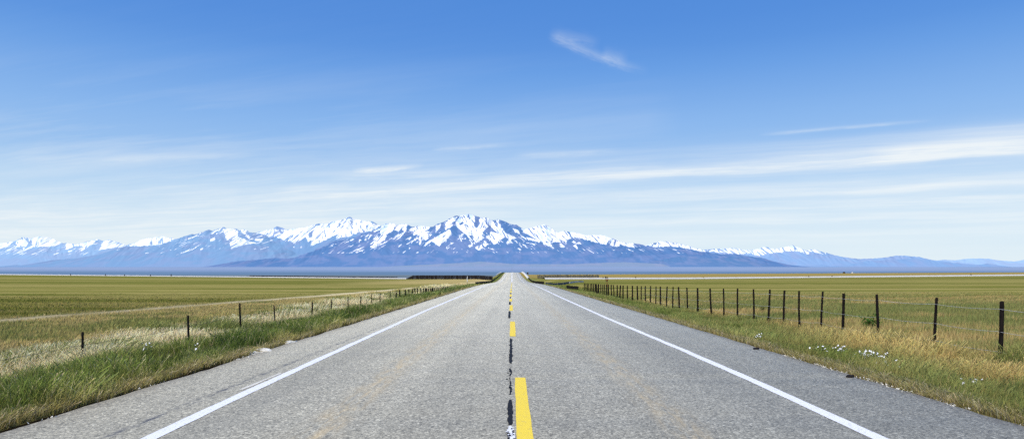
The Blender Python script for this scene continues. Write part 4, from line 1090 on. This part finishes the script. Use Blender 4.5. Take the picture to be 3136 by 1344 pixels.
def gauss(x_, c, s):
    t = g.math('DIVIDE', g.math('SUBTRACT', x_, c), s); return g.math('POWER', 2.71828, g.math('MULTIPLY', g.math('MULTIPLY', t, t), -1))
# base gradient by elevation
grad = g.ramp(dz, [(0., lin(224, 239, 249)), (.045, lin(215, 234, 248)), (.085, lin(200, 226, 247)), (.125, lin(181, 214, 246)), (.16, lin(158, 198, 243)), (.21, lin(138, 185, 241)), (.28, lin(106, 162, 233)), (.31, lin(92, 151, 228)), (.34, lin(85, 145, 225)), (.40, lin(78, 139, 221)), (.7, lin(60, 116, 200)), (1., lin(45, 95, 180))])
# warp
wn = g.noise(cmb(g.math('MULTIPLY', al, 2.2), g.math('MULTIPLY', q, 14)), 1, 3, .55)
qw = g.math('ADD', q, g.math('MULTIPLY', g.math('SUBTRACT', wn, .5), .022))
fil = g.noise(cmb(g.math('MULTIPLY', al, 2.0), g.math('MULTIPLY', qw, 95)), 1, 5, .62)
fil2 = g.noise(cmb(g.math('MULTIPLY', al, 1.3), g.math('MULTIPLY', qw, 34), 4.), 1, 4, .55)
right = g.ramp(g.math('ADD', g.math('MULTIPLY', u, .5), .5), [(.36, 0.), (.60, 1.)])
# streets: ramp over q*5
streets_r = g.ramp(g.math('MULTIPLY', qw, 5), [(0., .25), (.17, .22), (.23, .52), (.285, .34), (.34, .78), (.40, .46), (.44, .78), (.475, .34), (.52, .78), (.56, .50), (.60, .24), (.64, .42), (.668, .95), (.690, .86), (.71, .56), (.745, .34), (.80, .16), (.86, .04), (.94, .0)])
streets_l = g.ramp(g.math('MULTIPLY', qw, 5), [(0., .42), (.2, .60), (.38, .70), (.46, .80), (.53, .72), (.60, .66), (.645, .78), (.68, .62), (.72, .46), (.80, .38), (.90, .20), (.97, .05), (1., .01)])
st = g.mix(right, streets_l, streets_r)
fib = g.noise(cmb(g.math('MULTIPLY', al, 4.5), g.math('MULTIPLY', qw, 260), 2.), 1, 4, .65)
stf = g.math('MULTIPLY', st, g.ramp(fil, [(.25, .42), (.75, 1.38)]))
stf = g.math('MULTIPLY', stf, g.ramp(fib, [(.28, .70), (.72, 1.22)]))
brk = g.noise(cmb(g.math('MULTIPLY', al, 3.4), g.math('MULTIPLY', qw, 42), 21.), 1, 5, .68)
stf = g.math('MULTIPLY', stf, g.ramp(brk, [(.34, .58), (.58, 1.08)]))
stf = g.math('MULTIPLY', stf, g.ramp(fil2, [(.28, .70), (.7, 1.18)]))
# faint veils higher up on the left and middle
veil = g.math('MULTIPLY', g.ramp(g.noise(cmb(g.math('MULTIPLY', al, .9), g.math('MULTIPLY', qw, 16), 8.), 1, 5, .6), [(.46, 0.), (.75, .5)]), g.ramp(v, [(.12, 0.), (.17, 1.), (.25, .35), (.34, .0)]))
veil = g.math('MULTIPLY', veil, g.ramp(g.math('ADD', u, .75), [(.2, 1.), (.95, .5), (1., .1)]))
dens = g.math('ADD', stf, veil)
feather = g.math('MULTIPLY', g.math('MULTIPLY', gauss(qw, .153, .013), g.ramp(u, [(.22, 0.), (.70, .62)])), g.ramp(fil, [(.3, .25), (.72, 1.)]))
dens = g.math('ADD', dens, feather)
# single wisps
def wisp(u0, v0, u1, v1, wd, amp, nsc=(9, 60), seed=0., bow=0.):
    L = math.hypot(u1 - u0, v1 - v0); c, s = (u1 - u0) / L, (v1 - v0) / L
    a = g.math('ADD', g.math('MULTIPLY', g.math('SUBTRACT', u, u0), c / L), g.math('MULTIPLY', g.math('SUBTRACT', v, v0), s / L))
    b = g.math('SUBTRACT', g.math('MULTIPLY', g.math('SUBTRACT', v, v0), c), g.math('MULTIPLY', g.math('SUBTRACT', u, u0), s))
    b = g.math('ADD', b, g.math('MULTIPLY', g.math('MULTIPLY', a, g.math('SUBTRACT', 1., a)), bow))
    nz = g.noise(cmb(g.math('MULTIPLY', a, nsc[0]), g.math('MULTIPLY', b, nsc[1] * 4), seed), 1, 5, .65)
    bb = g.math('ADD', b, g.math('MULTIPLY', g.math('SUBTRACT', nz, .5), wd * 2.2))
    m_ = g.math('MULTIPLY', gauss(bb, 0., wd), g.ramp(a, [(0., 0.), (.18, 1.), (.7, .85), (1., 0.)]))
    return g.math('MULTIPLY', g.math('MULTIPLY', m_, g.ramp(nz, [(.3, .35), (.65, 1.)])), amp)
for ws in [wisp(.052, .352, .20, .296, .006, .27, (6, 55), 1., .018), wisp(.055, .352, .13, .338, .008, .18, (4, 50), 2.), wisp(.13, .322, .17, .312, .009, .18, (4, 50), 5.),
           wisp(.36, .204, .62, .226, .0025, .34, (4, 40), 3.), wisp(-.235, .152, -.128, .160, .0036, .65, (3, 40), 6., .006), wisp(-.27, .143, -.04, .150, .006, .35, (3, 40), 7.),
           wisp(-.62, .168, -.36, .176, .006, .22, (4, 40), 9.), wisp(-.12, .182, .01, .192, .003, .25, (4, 40), 10.), wisp(.0, .174, .16, .182, .004, .22, (4, 40), 11.), wisp(.52, .176, .80, .196, .009, .40, (4, 40), 12.)]:
    dens = g.math('ADD', dens, ws)
front = g.ramp(g.math('ADD', dz, .05), [(.03, 0.), (.05, 1.)])
dens = g.math('MULTIPLY', dens, front, clamp=True)
skyc = g.mix(dens, grad, tuple(lin(243, 249, 252)))
b2 = g.n('ShaderNodeBackground'); g.l(skyc, b2.inputs[0]); b2.inputs[1].default_value = 1.0
ms = g.n('ShaderNodeMixShader'); ms.inputs[0].default_value = .90
g.l(b1.outputs[0], ms.inputs[1]); g.l(b2.outputs[0], ms.inputs[2]); g.l(ms.outputs[0], out.inputs[0])

sd = bpy.data.lights.new('sun', 'SUN'); sd.energy = 4.2; sd.angle = math.radians(.53); sd.color = (1, .955, .89)
so = bpy.data.objects.new('sun', sd); COL.objects.link(so)
tosun = Vector((math.sin(SUN_AZ) * math.cos(SUN_EL), math.cos(SUN_AZ) * math.cos(SUN_EL), math.sin(SUN_EL)))
so.rotation_euler = tosun.to_track_quat('Z', 'Y').to_euler()

# ------------------------------------------------------------------ camera
cd = bpy.data.cameras.new('camera'); cam = bpy.data.objects.new('camera', cd); COL.objects.link(cam)
cam.location = (0, 0, EYE); cam.rotation_euler = (math.radians(90), 0, 0)
cd.sensor_width = 36; cd.lens = 24.0; cd.shift_y = 138 / 2576
cd.clip_start = .1; cd.clip_end = 120000
S.camera = cam
S.view_settings.view_transform = 'Standard'; S.view_settings.look = 'None'; S.view_settings.exposure = 0; S.view_settings.gamma = 1
S.cycles.use_denoising = False
S.cycles.max_bounces = 5; S.cycles.diffuse_bounces = 3; S.cycles.transparent_max_bounces = 4
